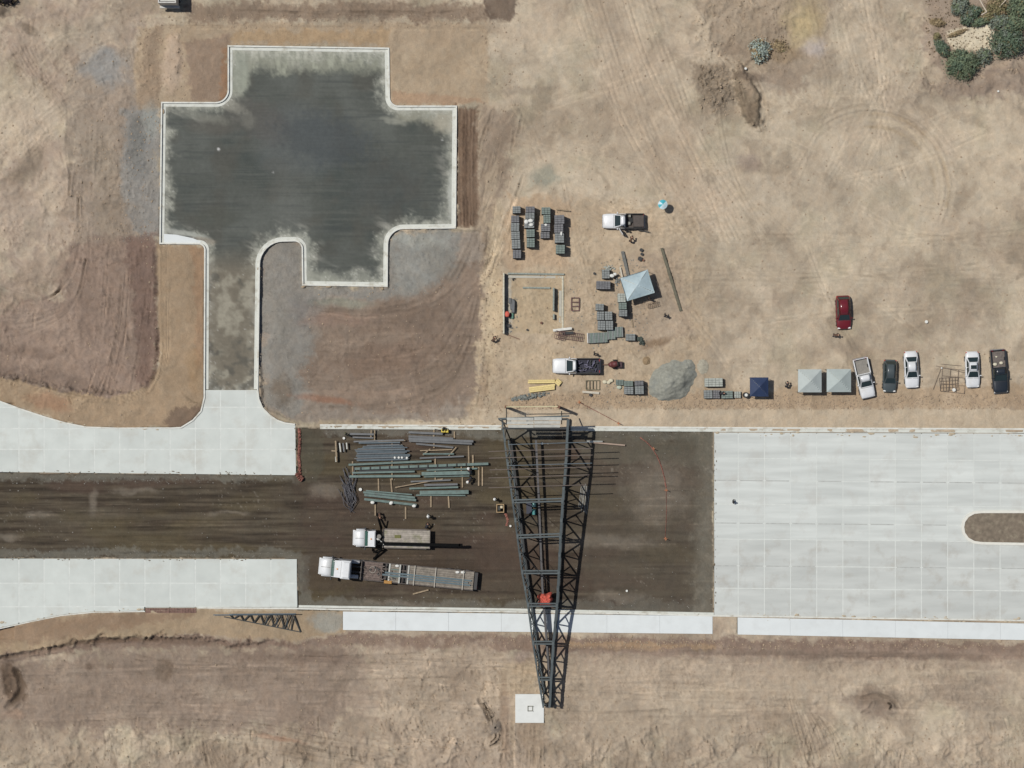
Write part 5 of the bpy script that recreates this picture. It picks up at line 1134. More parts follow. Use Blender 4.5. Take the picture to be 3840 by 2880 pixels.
# mini excavator, yellow, on the kerb
YP = mat("yellow_paint", alb(214,190,70), .5, var=.12)
t = thing("mini_loader", "tiny yellow plate compactor and pump set standing on the kerb above the channels", "machine", P(1664,1614,.05)); 
part("body", MB().box(-.3,.25,-.25,.2,.2,.8,.05).box(.25,.62,-.28,.1,.15,.65,.05), YP, t); part("engine", MB().box(-.12,.12,.1,.42,.2,.7,.03), GS, t); part("handle", MB().tube([(-.3,0,.5),(-.8,.12,.9),(-1.15,.2,.95)], .035), DK, t)
for sy in (-.3, .22): part("wheel", MB().cyl((-.05,sy-.05,.2),(-.05,sy+.05,.2),.2,12), DK, t)
# red safety netting on the slab edge and along the posts
RN = mat("red_netting", alb(142,92,78), .85, var=.3, scale=3, stain=(alb(120,88,74), .9, 1.0))
def net(lb, pts, wd, z, hh, name="safety_netting", n=70):
    c = P(pts[0][0], pts[0][1], 0); P_ = [P(x, y, 0)-c for x, y in chaik(pts, 1)]; mb = MB()
    seg = [(b-a).length for a, b in zip(P_[:-1], P_[1:])]; tot = sum(seg)
    prev = None
    for k in range(n+1):
        d = tot*k/n; i = 0
        while i < len(seg)-1 and d > seg[i]: d -= seg[i]; i += 1
        p = lerp(P_[i], P_[i+1], min(1, d/seg[i])); u = (P_[i+1]-P_[i]).normalized(); nn = Vector((-u.y, u.x, 0)); ww = wd*rnd.uniform(.55,1.1); o = nn*rnd.uniform(-.12,.12)*wd
        cur = [p+nn*ww/2+o+Vector((0,0,z+rnd.random()*hh)), p+o+Vector((0,0,z+.5*hh+rnd.random()*hh)), p-nn*ww/2+o+Vector((0,0,z+rnd.random()*hh))]
        if prev: mb.add([prev[0],prev[1],prev[2],cur[0],cur[1],cur[2]], [(0,1,4,3),(1,2,5,4)])
        prev = cur
    return obj(name, mb.mesh(name, RN), loc=c, label=lb, cat="netting")
net("crumpled red safety netting along the right edge of the upper left slabs", [(1120,1606),(1124,1660),(1119,1710),(1124,1760),(1124,1796)], .42, RZ+.03, .22)
net("red netting bunch at the lower corner of the upper left slabs", [(1114,1772),(1124,1790),(1136,1800)], .8, RZ+.1, .4, n=16)
net("thin orange netting line running down to the kerb right of the tower", [(2168,1507),(2210,1528),(2270,1560),(2330,1592)], .09, .05, .06)
net("sagging red netting curve on the right of the roadway", [(2400,1640),(2440,1670),(2470,1720),(2490,1780),(2498,1830)], .17, RZ+.02, .1)
net("thin orange netting line between the two lower posts", [(2498,1838),(2500,1930),(2494,2020)], .07, RZ+.05, .05)
net("red netting scrap left of the tower", [(1895,1925),(1905,1950),(1898,1972)], .35, RZ+.02, .1, n=14)
OR = mat("orange_post", alb(196,128,86), .8)
for x, y, lb in ((2498,1838,"orange netting post at the bottom of the red netting curve"),(2450,1683,"dark netting post on the red netting curve"),(2496,2020,"lowest netting post on the right of the roadway"),(2320,1588,"netting post by the kerb right of the tower"),(2172,1508,"netting post right of the end deck of the tower")):
    t = thing("netting_post", lb, "post", P(x, y, gz(x, y))); part("stake", MB().cyl((0,0,0),(0,0,1.2),.05,6), OR, t); part("foot", MB().box(-.22,.22,-.04,.04,0,.05).box(-.04,.04,-.22,.22,0,.05), OR, t)
member("pipe", "long pale pipe on the roadway right of the tower", "pipe", None, 2208,1658,2344,1670,6,mat("pale_pipe", alb(178,156,138), .7),z=.2,prof='round'); member("pipe", "second pale pipe under the tower's right side", "pipe", None, 2200,1655,2260,1656,7,GALVP,z=.3,prof='round')
G6 = "bright rods lying under the right side of the tower"
for k in range(7): member("steel_rod", "%s bright rod from the left under the right side of the tower" % ORD[k], "rod", G6, 2180+k*5, 1822+rnd.uniform(-14,14), 2170+k*5, 1920+rnd.uniform(-20,10), 1.8, GALVP, z=.05, prof='round')
# ---------------------------------------------------------------- vehicles
GLASS = mat("dark_glass", (.018,.028,.028), .12, 0, var=.02, spec=.6); TYRE = mat("tyre_rubber", (.02,.02,.02), .9); RIM = mat("rim_alloy", (.35,.35,.35), .35, .7)
LAMP = mat("lamp_clear", (.6,.6,.58), .15); TAIL = mat("tail_red", (.35,.02,.02), .25); TRIM = mat("black_trim", (.022,.022,.022), .6)
WP = mat("white_car_paint", alb(228,230,230), .38, 0, var=.03, coat=.5, stain=(alb(206,202,192), .5, .8))
def ring(x, w_, z0, z1, cr=.03):
    """closed cross-section of a car body at station x"""
    return [(x,-w_*.93,z0),(x,-w_,z0+.13),(x,-w_*1.0,z0+(z1-z0)*.55),(x,-w_*.975,z1-.14),(x,-w_*.90,z1-.04),(x,-w_*.62,z1+cr*.5),(x,0,z1+cr),
            (x,w_*.62,z1+cr*.5),(x,w_*.90,z1-.04),(x,w_*.975,z1-.14),(x,w_*1.0,z0+(z1-z0)*.55),(x,w_,z0+.13),(x,w_*.93,z0),(x,0,z0)]
def quad_panel(name, pts, m, parent, th=.015):
    p = [Vector(q) for q in pts]; n = (p[1]-p[0]).cross(p[3]-p[0]).normalized()*th; vs = [q for q in p]+[q+n for q in p]
    me = fixn(mesh(name, vs, [(0,1,2,3),(4,5,6,7),(0,1,5,4),(1,2,6,5),(2,3,7,6),(3,0,4,7)], m)); return obj(name, me, parent)
def greenhouse(t, paint_, xr, xrr, xrf, xf, wb, wt, zb, zt, zbf=None, rear=True, sunroof=False):
    """xr rear base, xrr rear roof, xrf front roof, xf windscreen base"""
    zbf = zbf or zb
    B = [(xr,-wb,zb),(xf,-wb*.97,zbf),(xf,wb*.97,zbf),(xr,wb,zb)]; T = [(xrr,-wt,zt-.03),(xrf,-wt*.97,zt-.03),(xrf,wt*.97,zt-.03),(xrr,wt,zt-.03)]
    mid = (xrr+xrf)/2
    cab = MB().loft([[(x,y,z) for x,y,z in B], [(x,y,z) for x,y,z in T]]); part("cabin", cab, paint_, t)
    rf = MB(); rf.loft([[(xrr-.02,-wt*.98,zt-.035),(xrr-.02,-wt*.5,zt),(xrr-.02,0,zt+.012),(xrr-.02,wt*.5,zt),(xrr-.02,wt*.98,zt-.035)],
                        [(mid,-wt,zt-.01),(mid,-wt*.5,zt+.025),(mid,0,zt+.035),(mid,wt*.5,zt+.025),(mid,wt,zt-.01)],
                        [(xrf+.02,-wt*.95,zt-.035),(xrf+.02,-wt*.5,zt),(xrf+.02,0,zt+.012),(xrf+.02,wt*.5,zt),(xrf+.02,wt*.95,zt-.035)]])
    part("roof", rf, paint_, t, True)
    def L(a, b, u): return tuple(a[i]+(b[i]-a[i])*u for i in range(3))
    def pane(name, b0, b1, t0, t1, m0=.06, m1=.94, lo=.08, hi=.93, push=(0,0,0)):
        q = [L(L(b0,b1,m0), L(t0,t1,m0), lo), L(L(b0,b1,m1), L(t0,t1,m1), lo), L(L(b0,b1,m1), L(t0,t1,m1), hi), L(L(b0,b1,m0), L(t0,t1,m0), hi)]
        q = [(x+push[0], y+push[1], z+push[2]) for x,y,z in q]; quad_panel(name, q, GLASS, t)
    pane("windscreen", B[1], B[2], T[1], T[2], push=(.02,0,.012))
    if rear: pane("rear_window", B[3], B[0], T[3], T[0], push=(-.02,0,.012))
    for s, (b0,b1,t0,t1) in ((-1,(B[0],B[1],T[0],T[1])), (1,(B[2],B[3],T[2],T[3]))):
        pane("side_window", b0,b1,t0,t1,.07,.49,push=(0,s*.02,.005)); pane("side_window", b0,b1,t0,t1,.53,.93,push=(0,s*.02,.005))
    if sunroof: part("sunroof", MB().box(xrf-.75,xrf-.25,-.38,.38,zt+.02,zt+.05), GLASS, t)
def wheels(t, xs, w_, r=.34, wd=.22, dual=False):
    me_t = MESHC.setdefault(("tyre",r,wd), fixn(MB().cyl((0,-wd/2,0),(0,wd/2,0),r,16).mesh("tyre", TYRE))); me_r = MESHC.setdefault(("rim",r,wd), fixn(MB().cyl((0,-wd/2-.01,0),(0,wd/2+.01,0),r*.6,12).mesh("rim", RIM)))
    for x in xs:
        for s in (-1,1):
            q = obj("wheel", me_t, t, loc=(x, s*(w_-wd/2), r)); obj("rim", me_r, q)
MESHC = {}
def lamps(t, xf, xr, w_, z, h_=.14):
    for s in (-1,1):
        part("headlight", MB().box(xf-.16,xf+.015,min(s*w_*.55,s*w_*.93),max(s*w_*.55,s*w_*.93),z-h_/2,z+h_/2,.02), LAMP, t); part("taillight", MB().box(xr-.015,xr+.14,min(s*w_*.6,s*w_*.95),max(s*w_*.6,s*w_*.95),z-h_/2+.08,z+h_/2+.08,.02), TAIL, t)
def mirrors(t, x, w_, z, m):
    for s in (-1,1): part("mirror", MB().box(x-.06,x+.06,min(s*(w_-.02),s*(w_+.20)),max(s*(w_-.02),s*(w_+.20)),z,z+.14,.02), m, t)
def heading(dx, dy): return math.atan2(-dy, dx)
def vroot(name, lb, cat, cx, cy, ang, h=.7, group=None):
    z = max(gz(cx, cy), -.3); p = P(cx, cy, z); k = (H-h)/H; return thing(name, lb, cat, (p.x*k, p.y*k, z), ang, group)
def car(lb, cx, cy, ang, paint_, L=4.6, W=1.8, kind="sedan", sunroof=False, group=None):
    t = vroot("parked_car", lb, "car", cx, cy, ang, .7, group); l = L/2; w_ = W/2
    sed = kind == "sedan"
    st = [(-l,.60,.46,.74),(-l+.07,.80,.38,.88),(-l+.35,.93,.30,.98 if sed else 1.0),(-l*.55,1.0,.27,1.0),(0,1.0,.26,.98),(l*.35,1.0,.27,.95),(l*.62,.985,.28,.88),(l-.45,.95,.30,.80),(l-.14,.86,.36,.70),(l-.03,.70,.42,.62)]
    part("body", MB().loft([ring(x, w_*f, z0, z1) for x, f, z0, z1 in st]), paint_, t, True)
    if sed: greenhouse(t, paint_, -l+.72, -l+1.42, l*.08, l*.44, w_*.86, w_*.64, .97, 1.44, .92, sunroof=sunroof)
    elif kind == "hatch": greenhouse(t, paint_, -l+.18, -l+.62, l*.12, l*.46, w_*.87, w_*.66, .97, 1.48, .93)
    else: greenhouse(t, paint_, -l+.16, -l+.55, l*.12, l*.46, w_*.88, w_*.70, 1.02, 1.60, .98)
    wheels(t, (-l*.60, l*.62), w_*1.0); lamps(t, l-.1, -l+.06, w_*.92, .66); mirrors(t, l*.34, w_*.93, .94, paint_)
    part("bumper", MB().box(l-.12,l+.02,-w_*.72,w_*.72,.3,.46,.03), paint_, t); part("bumper", MB().box(-l-.03,-l+.1,-w_*.75,w_*.75,.34,.52,.03), paint_, t)
    part("grille", MB().box(l-.02,l+.012,-w_*.35,w_*.35,.50,.60), TRIM, t); part("hood_seam", MB().box(l*.47,l*.475+.02,-w_*.8,w_*.8,.93,.945), TRIM, t)
    for s in (-1,1): part("door_seam", MB().box(-.02,.0,min(s*w_*.9,s*(w_+.004)),max(s*w_*.9,s*(w_+.004)),.4,.97).box(l*.36,l*.365,min(s*w_*.9,s*(w_+.004)),max(s*w_*.9,s*(w_+.004)),.4,.95), TRIM, t); part("door_handle", MB().box(-.3,-.14,min(s*w_*.99,s*(w_+.03)),max(s*w_*.99,s*(w_+.03)),.78,.82), TRIM, t)
    return t
def pickup(lb, cx, cy, ang, paint_, L=5.5, W=1.95, crew=.5, bedm=None, cargo=None, door=False, bedwall=None, group=None):
    t = vroot("pickup_truck", lb, "pickup truck", cx, cy, ang, .8, group); l = L/2; w_ = W/2
    xc = -l + L*crew*.80       # rear of cab
    st = [(xc,.98,.42,1.14),(xc+.15,1.0,.40,1.15),(l*.25,1.0,.40,1.13),(l*.55,.99,.42,1.10),(l-.5,.97,.44,1.05),(l-.14,.90,.48,.98),(l-.02,.78,.52,.88)]
    part("body", MB().loft([ring(x, w_*f, z0, z1) for x, f, z0, z1 in st]), paint_, t, True)
    greenhouse(t, paint_, xc+.04, xc+.14, l*.14, l*.44, w_*.88, w_*.74, 1.12, 1.78, 1.10)
    bw = bedwall or paint_
    for s in (-1,1): part("bed_side", MB().box(-l+.03,xc-.02,min(s*w_,s*(w_-.13)),max(s*w_,s*(w_-.13)),.5,1.13,.03), bw, t)
    part("bed_floor", MB().box(-l+.1,xc-.03,-w_+.12,w_-.12,.62,.68), bedm or TRIM, t); part("tailgate", MB().box(-l,-l+.08,-w_+.06,w_-.06,.55,1.12,.02), bw, t)
    part("bed_front", MB().box(xc-.08,xc-.02,-w_+.13,w_-.13,.6,1.13), bw, t); part("bumper", MB().box(-l-.12,-l-.01,-w_*.9,w_*.9,.42,.58,.02), RIM, t); part("bumper", MB().box(l-.1,l+.06,-w_*.85,w_*.85,.42,.6,.03), RIM, t)
    wheels(t, (-l*.58, l*.64), w_, .38, .25); lamps(t, l-.08, -l+.0, w_*.95, .8, .2); mirrors(t, l*.30, w_*.96, 1.12, paint_); part("hood_seam", MB().box(l*.47,l*.47+.03,-w_*.85,w_*.85,1.145,1.155), TRIM, t)
    if door:
        part("door", MB().box(-.95,0,0,.07,.5,1.7,.02), paint_, t, label="open driver door").matrix_local = Matrix.Translation((l*.22, w_, 0)) @ Matrix.Rotation(R(-58), 4, 'Z')
    return t
RED = mat("dark_red_paint", (.115,.008,.012), .3, 0, var=.02, coat=.7); GRNP = mat("grey_green_paint", (.055,.068,.070), .35, 0, var=.02, coat=.6); BLKP = mat("near_black_paint", (.014,.018,.024), .35, 0, var=.02, coat=.6)
MATT = mat("grey_bed_mat", alb(140,136,128), .9, var=.15, scale=5)
dn = heading(0, 1)
car("dark red compact SUV parked alone above the row of vehicles", 3163, 1172, heading(.045,1), RED, 4.35, 1.95, "suv")
car("dark grey-green hatchback between the white pickup and a white sedan", 3337, 1410, heading(-.03,1), GRNP, 4.2, 1.8, "hatch")
car("white sedan with plain roof beside the grey-green hatchback", 3418, 1386, heading(.05,1), WP, 4.75, 1.86, "sedan")
car("white sedan with black sunroof next to the black pickup", 3647, 1386, heading(.03,1), WP, 4.65, 1.86, "sedan", True)
p = pickup("white pickup parked askew against the right grey canopy, grey mat in its bed", 3241, 1418, heading(.225,1), WP, 5.15, 1.95, .5, MATT, bedwall=WP)
p = pickup("black pickup with cream bags in its bed at the right end of the row", 3747, 1393, heading(.085,1), BLKP, 5.55, 2.0, .52, mat("dirty_bed", alb(112,104,98), .9, var=.3, scale=4), bedwall=BLKP)
for x, y, s, lb in ((3731,1366,.3,"left cream bag in the bed of the black pickup"),(3754,1361,.28,"right cream bag in the bed of the black pickup"),(3736,1338,.16,"small white bag at the tailgate of the black pickup")): bag(x, y, .72, s, lb, "bags in the black pickup", mat("cream_bag", alb(214,208,184), .85))
# pickup by the pallet yard, facing left with an open door and a dark box body
p = pickup("white pickup with open door and dark box body near the turquoise umbrella", 2338, 829, heading(-1,0), WP, 5.35, 1.95, .56, mat("brown_box_lid", alb(84,76,70), .8, var=.2, scale=4), door=True, bedwall=TRIM)
part("toolbox", MB().box(-2.6,-1.25,-.72,.78,.7,1.25,.03), mat("brown_box_lid", alb(84,76,70)), p); part("jerrycan", MB().box(-.95,-.62,-.8,-.45,.7,1.2,.04).box(-.9,-.6,.1,.5,.7,1.1,.04), GALV, p)
part("spare_wheel", MB().cyl((-1.0,-.1,.7),(-1.0,-.1,1.0),.33,14), TYRE, p)
member("timber_lath", "dark bar sticking out behind the white pickup with the open door", "bar", None, 2392,863,2436,870,3,DK,z=.6,prof='box')
p2 = pickup("white pickup with dark loaded bed towing a mixer below the panel row", 2162, 1372, heading(-1,.0), WP, 6.1, 2.0, .62, mat("navy_bed", alb(44,44,58), .8, var=.3, scale=4), door=False, bedwall=TRIM)
for k in range(26): part("cargo_item", MB().box(-.22,.22,-.06,.06,0,.16,.01), mat("mauve_tools", alb(96,94,112), .6, .3, orand=.3) if k % 3 else TRIM, p2, loc=(rnd.uniform(-2.6,-.1), rnd.uniform(-.72,.72), rnd.uniform(.7,1.0)), rot=rnd.choice((0,1.57,.4,-.3,1.2)))
# cement mixer trailer
MIX = mat("maroon_paint", alb(104,52,50), .6, var=.2); t = thing("cement_mixer", "maroon towable cement mixer behind the white pickup with loaded bed", "cement mixer", P(2305,1367,0), 0)
part("drum", MB().cyl((-.35,0,.95),(.35,.1,1.25),.45,14,.3).cyl((-.75,-.05,.75),(-.35,0,.95),.25,14,.45), MIX, t, True); part("mouth", MB().cyl((.34,.1,1.24),(.42,.12,1.28),.3,14), TRIM, t)
part("engine_box", MB().box(.35,.95,-.42,.38,.4,.85,.04), mat("dark_maroon", alb(60,30,38), .6), t); part("tow_bar", MB().tube([(-1.55,0,.45),(-.5,0,.45)], .04).tube([(-1.0,0,.45),(-.4,.4,.45)], .03).tube([(-1.0,0,.45),(-.4,-.4,.45)], .03), RUST, t)
for s in (-.55, .5): part("wheel", MB().cyl((0,s,.28),(0,s+.14,.28),.28,12), TYRE, t)
# flatbed crane truck
DECK = mat("worn_deck", alb(164,156,144), .9, var=.28, scale=2.2, stain=(alb(122,124,84), .9, .8), orand=.06)
def truck_cab(t, xf, hood, cabl, w_, paint_, zroof=2.7, sleeper=0):
    z0 = .7; h_ = w_/2
    st = [(xf-hood-.05,.97,z0,1.75),(xf-hood*.5,.93,z0,1.7),(xf-.35,.86,z0,1.6),(xf-.1,.78,z0,1.45),(xf,.66,z0+.05,1.3)]
    part("hood", MB().loft([ring(x, h_*f, a, b) for x, f, a, b in st]), paint_, t, True)
    xc = xf-hood
    part("cab", MB().loft([[(xc,-h_*.93,z0),(xc,h_*.93,z0),(xc,h_*.93,1.75),(xc-.45,h_*.86,zroof),(xc-.45,-h_*.86,zroof),(xc,-h_*.93,1.75)],[(xc-cabl,-h_*.95,z0),(xc-cabl,h_*.95,z0),(xc-cabl,h_*.95,1.75),(xc-cabl,h_*.88,zroof),(xc-cabl,-h_*.88,zroof),(xc-cabl,-h_*.95,1.75)]]), paint_, t)
    quad_panel("windscreen", [(xc+.015,-h_*.86,1.82),(xc+.015,h_*.86,1.82),(xc-.41,h_*.78,zroof-.1),(xc-.41,-h_*.78,zroof-.1)], mat("green_glass", (.03,.08,.065), .15), t, .02)
    for s in (-1,1): quad_panel("side_window", [(xc-.15,s*h_*.93,1.85),(xc-cabl*.6,s*h_*.95,1.85),(xc-cabl*.6,s*h_*.90,zroof-.2),(xc-.5,s*h_*.90,zroof-.2)], GLASS, t, .03); part("mirror", MB().box(xc-.1,xc+.05,min(s*h_*.95,s*(h_+.3)),max(s*h_*.95,s*(h_+.3)),1.7,2.2,.02), TRIM, t); part("headlight", MB().box(xf-.3,xf-.1,min(s*h_*.6,s*h_*.85),max(s*h_*.6,s*h_*.85),1.0,1.25,.02), LAMP, t)
    part("bumper", MB().box(xf-.15,xf+.1,-h_*.85,h_*.85,.5,.85,.04), paint_, t)
    part("hood_seam", MB().box(xc+.03,xc+.06,-h_*.8,h_*.8,1.74,1.80).box(xf-hood*.9,xf-.25,-.015,.015,1.62,1.80), TRIM, t); part("roof_beacon", MB().cyl((xc-.8,0,zroof),(xc-.8,0,zroof+.14),.09,10), mat("amber_lens", (.6,.25,.03), .3), t)
    part("roof_rim", MB().box(xc-cabl+.04,xc-cabl+.09,-h_*.8,h_*.8,zroof,zroof+.03), TRIM, t)
    for s in (-1,1): part("fender", MB().box(xf-hood*.95,xf-.35,min(s*h_*.72,s*h_*1.0),max(s*h_*.72,s*h_*1.0),.75,1.28,.10), paint_, t)
t = vroot("crane_truck", "white flatbed truck with a black folding crane boom above the tractor trailer", "truck", 1468, 2020, heading(-1,-.025), 1.2)
truck_cab(t, 4.9, 1.55, 1.35, 2.3, WP, 2.45)
part("chassis", MB().box(-4.6,3.6,-.45,-.3,.7,.95).box(-4.6,3.6,.3,.45,.7,.95), TRIM, t)
for k in range(9): part("deck_board", MB().box(-4.9,1.05,-1.12+k*.25,-1.12+k*.25+.235,1.2,1.26), DECK, t)
part("deck_rim", MB().box(-4.98,-4.9,-1.2,1.2,1.1,1.27).box(-4.9,1.05,-1.2,-1.13,1.1,1.27).box(-4.9,1.05,1.14,1.2,1.1,1.27).box(1.05,1.12,-1.2,1.2,1.1,1.5), mat("deck_rim", alb(120,112,104), .8), t)
for s in (-1, 1): part("side_skirt", MB().box(-4.5,.9,min(s*1.2,s*1.27),max(s*1.2,s*1.27),.75,1.1), mat("deck_rim", alb(120,112,104)), t)
wheels(t, (-3.3,-2.4,3.7), 1.2, .48, .3)
CRN = mat("crane_black", (.006,.006,.006), .95, spec=.05)
part("crane_base", MB().box(1.2,1.95,-.55,.55,.9,1.5,.03).cyl((1.55,-.3,1.4),(1.55,-.3,2.1),.28,12), mat("crane_grey", alb(120,116,108), .6, var=.3, scale=4), t)
cl_ = part("crane_column", MB().cyl((1.55,.35,1.4),(1.55,.35,2.3),.22,10).box(1.2,1.4,-.9,.9,1.5,1.7), CRN, t)
part("boom_link", MB().tube([(2.3,-.2,1.85),(1.6,.1,2.1),(.9,.7,2.2)], .12, 8), mat("crane_white", alb(210,208,200), .5), t)
part("boom", MB().box(-8.9,1.7,.38,.74,2.0,2.3), CRN, t); part("boom_tip", MB().box(-9.2,-8.7,.36,.7,1.9,2.3,.03), CRN, t)
for s, a in ((-1, 0), (1, 0)):
    part("outrigger_beam", MB().box(1.25,1.5,min(s*.5,s*1.4),max(s*.5,s*1.4),.95,1.15), CRN, t)
    leg_ = MB().tube([(1.4,s*1.3,1.25),(1.7 if s < 0 else 2.3,s*2.6 if s < 0 else s*1.9,2.3 if s < 0 else .4)], .1, 8); part("outrigger_leg", leg_, CRN, t)
part("outrigger_leg", MB().tube([(1.3,-1.3,1.2),(1.9,-3.0,.25)], .13, 8).cyl((1.9,-3.0,.25),(1.9,-3.0,.0),.2,10), CRN, t); part("outrigger_leg", MB().tube([(1.2,1.3,1.2),(2.2,2.7,.25)], .13, 8).cyl((2.2,2.7,.25),(2.2,2.7,.0),.2,10), CRN, t)
part("cargo", MB().box(-1.2,-.4,-.5,-.1,1.27,1.4,.02), mat("dull_green", alb(112,112,66), .9), t)
# tractor and semi trailer
angS = heading(-1,-.097)
t = vroot("tractor_trailer", "white long-nose tractor with a long flatbed trailer carrying teal steel beams", "truck", 1490, 2151, angS, 1.3)
truck_cab(t, 10.1, 1.65, 1.35, 2.5, WP, 2.8)
part("sleeper", MB().box(5.95,7.15,-1.18,1.18,.8,3.1,.08), WP, t); part("roof_fairing", MB().box(6.0,6.9,-1.05,1.05,3.1,3.35,.12), WP, t)
part("chassis", MB().box(2.2,6.3,-.45,-.25,.7,.95).box(2.2,6.3,.25,.45,.7,.95).box(3.4,4.4,-.5,.5,.95,1.15), TRIM, t)
for s in (-1,1): part("fuel_tank", MB().cyl((5.0,s*.95,.7),(6.1,s*.95,.7),.3,12), RIM, t)
wheels(t, (8.7,4.6,3.5,-6.6,-7.8,-9.0), 1.25, .5, .3)
TRM = mat("trailer_frame", alb(92,84,78), .8, var=.25, scale=3); TRD = mat("trailer_board", alb(136,128,116), .9, var=.28, scale=2.5, orand=.08)
part("trailer_frame", MB().box(-9.9,4.6,-.5,-.35,.95,1.25).box(-9.9,4.6,.35,.5,.95,1.25).box(-9.9,4.6,-1.26,-1.16,1.15,1.38).box(-9.9,4.6,1.16,1.26,1.15,1.38), TRM, t)
for k in range(26):
    x = -9.7+k*.56; part("crossmember", MB().box(x,x+.1,-1.16,1.16,1.12,1.26), TRM, t)
for k in range(8):
    y = -1.15+k*.2875
    part("deck_board", MB().box(-9.85,-1.3,y+.01,y+.275,1.3,1.36), TRD, t); part("deck_board", MB().box(-.3,1.15 if k in (0,7) else 1.12,y+.01,y+.275,1.3,1.36), TRD, t); part("deck_board", MB().box(1.95,4.55,y+.01,y+.275,1.3,1.36), mat("trailer_board_dark", alb(112,98,90), .9, var=.35, scale=4, orand=.15), t)
for k in range(26): part("deck_gear", MB().box(-.16,.16,-.07,.07,0,.14,.01), mat("gear_mix", alb(110,100,92), .8, var=.3, orand=.4) if k % 4 else TRIM, t, loc=(rnd.uniform(-.2,4.3), rnd.uniform(-1.0,1.0), 1.37), rot=rnd.uniform(0,3))
part("hose_coil", MB().tube([(3.2+.4*math.cos(a*.5), -.2+.4*math.sin(a*.5), 1.42) for a in range(13)], .05, 6), mat("pale_hose", alb(166,158,146), .7), t)
part("under_deck_sheet", MB().box(-1.6,2.2,-1.1,1.1,.62,.68), TRIM, t)  # black sheet below the two open gaps in the deck
for x in (1.05,-.3,-1.4): part("bolster", MB().box(x-.1,x+.1,-1.2,1.2,1.3,1.48), GALVP, t)
part("headboard", MB().box(4.6,4.7,-1.2,1.2,1.2,2.0), TRM, t)
for sx, sy in ((.3,-.5),(.3,.45),(-.2,0)): part("side_frame", MB().box(sx-.5,sx+.5,sy-.05,sy+.05,1.4,1.5), GT, t)
part("tail_frame", MB().box(-10.35,-9.9,-1.1,1.1,.8,1.15), TRIM, t)
for s in (-1,1): part("taillight", MB().box(-10.4,-10.34,min(s*.6,s*1.0),max(s*.6,s*1.0),.9,1.05), TAIL, t)
for x in (-2.2,-4.9,-8.5): part("load_strap", MB().box(x-.04,x+.04,-1.28,1.28,1.6,1.63), mat("strap_pale", alb(190,184,170), .8), t)
part("toolbox", MB().box(.6,1.6,1.0,1.4,1.1,1.5,.03), mat("ochre_box", alb(176,128,60), .7), t)
c_, s_ = math.cos(angS), math.sin(angS)
def onT(x, y, z): return Vector((t.location.x + x*c_ - y*s_, t.location.y + x*s_ + y*c_, t.location.z + z))
for k, (y, xa, xb, lb) in enumerate(((-.02,1.6,-9.6,"upper teal steel beam carried on the trailer"),(.28,1.9,-9.2,"middle teal steel beam carried on the trailer"),(.58,-1.4,-9.5,"lower short teal steel beam carried on the trailer"))):
    bar("carried_beam", onT(xa, y, 1.46), onT(xb, y, 1.46), .2, .18, mat("blue_teal_steel", alb(84,102,108), .5, .25, var=.1), None, 'H', label=lb, cat="steel beam", group="steel beams on the trailer")
for k, (x, y, s, lb) in enumerate(((.1,1.0,.3,"white bag on the near edge of the trailer"),(-8.4,1.0,.32,"white sack near the tail of the trailer"),(-7.7,.95,.3,"pale sack in front of the tail sack on the trailer"))):
    p = onT(x, -y, 1.38); me = MB().ball((0,0,.1), s, 8, 5, (1,.6,.35), .1, rnd).mesh("bag", WHT, True); obj("bag", me, loc=p, label=lb, cat="bag", group="bags on the trailer")
# machine cut by the top edge of the picture
WM = mat("machine_grey", alb(198,196,188), .6, var=.12, scale=3); t = thing("dump_truck", "grey boxy haul truck with dark open hopper cut by the top edge", "truck", P(642,-76,0), R(90))
part("hopper_wall", MB().box(-3.6,.9,-1.15,-1.0,1.1,3.2).box(-3.6,.9,1.0,1.15,1.1,3.2).box(-3.6,-3.45,-1.0,1.0,1.1,3.2).box(.75,.9,-1.0,1.0,1.1,3.3), WM, t)
part("hopper_floor", MB().box(-3.45,.75,-1.0,1.0,1.2,1.3), TRIM, t); part("rear_deck", MB().box(-3.35,-2.2,-1.0,1.0,2.9,3.0,.02), WM, t); part("vent", MB().cyl((-1.9,.0,2.2),(-1.9,.0,3.1),.55,16), TRIM, t)
part("cab", MB().box(1.2,3.2,-1.15,1.15,.9,3.0,.12), WM, t); quad_panel("windscreen", [(3.21,-.95,1.9),(3.21,.95,1.9),(3.21,.95,2.7),(3.21,-.95,2.7)], GLASS, t); part("chassis", MB().box(-3.6,3.2,-.6,.6,.6,1.1), TRIM, t); part("rear_bumper", MB().box(-3.9,-3.62,-1.25,1.25,1.0,1.25), WM, t)
wheels(t, (-2.6,-1.3,2.2), 1.25, .52, .35)

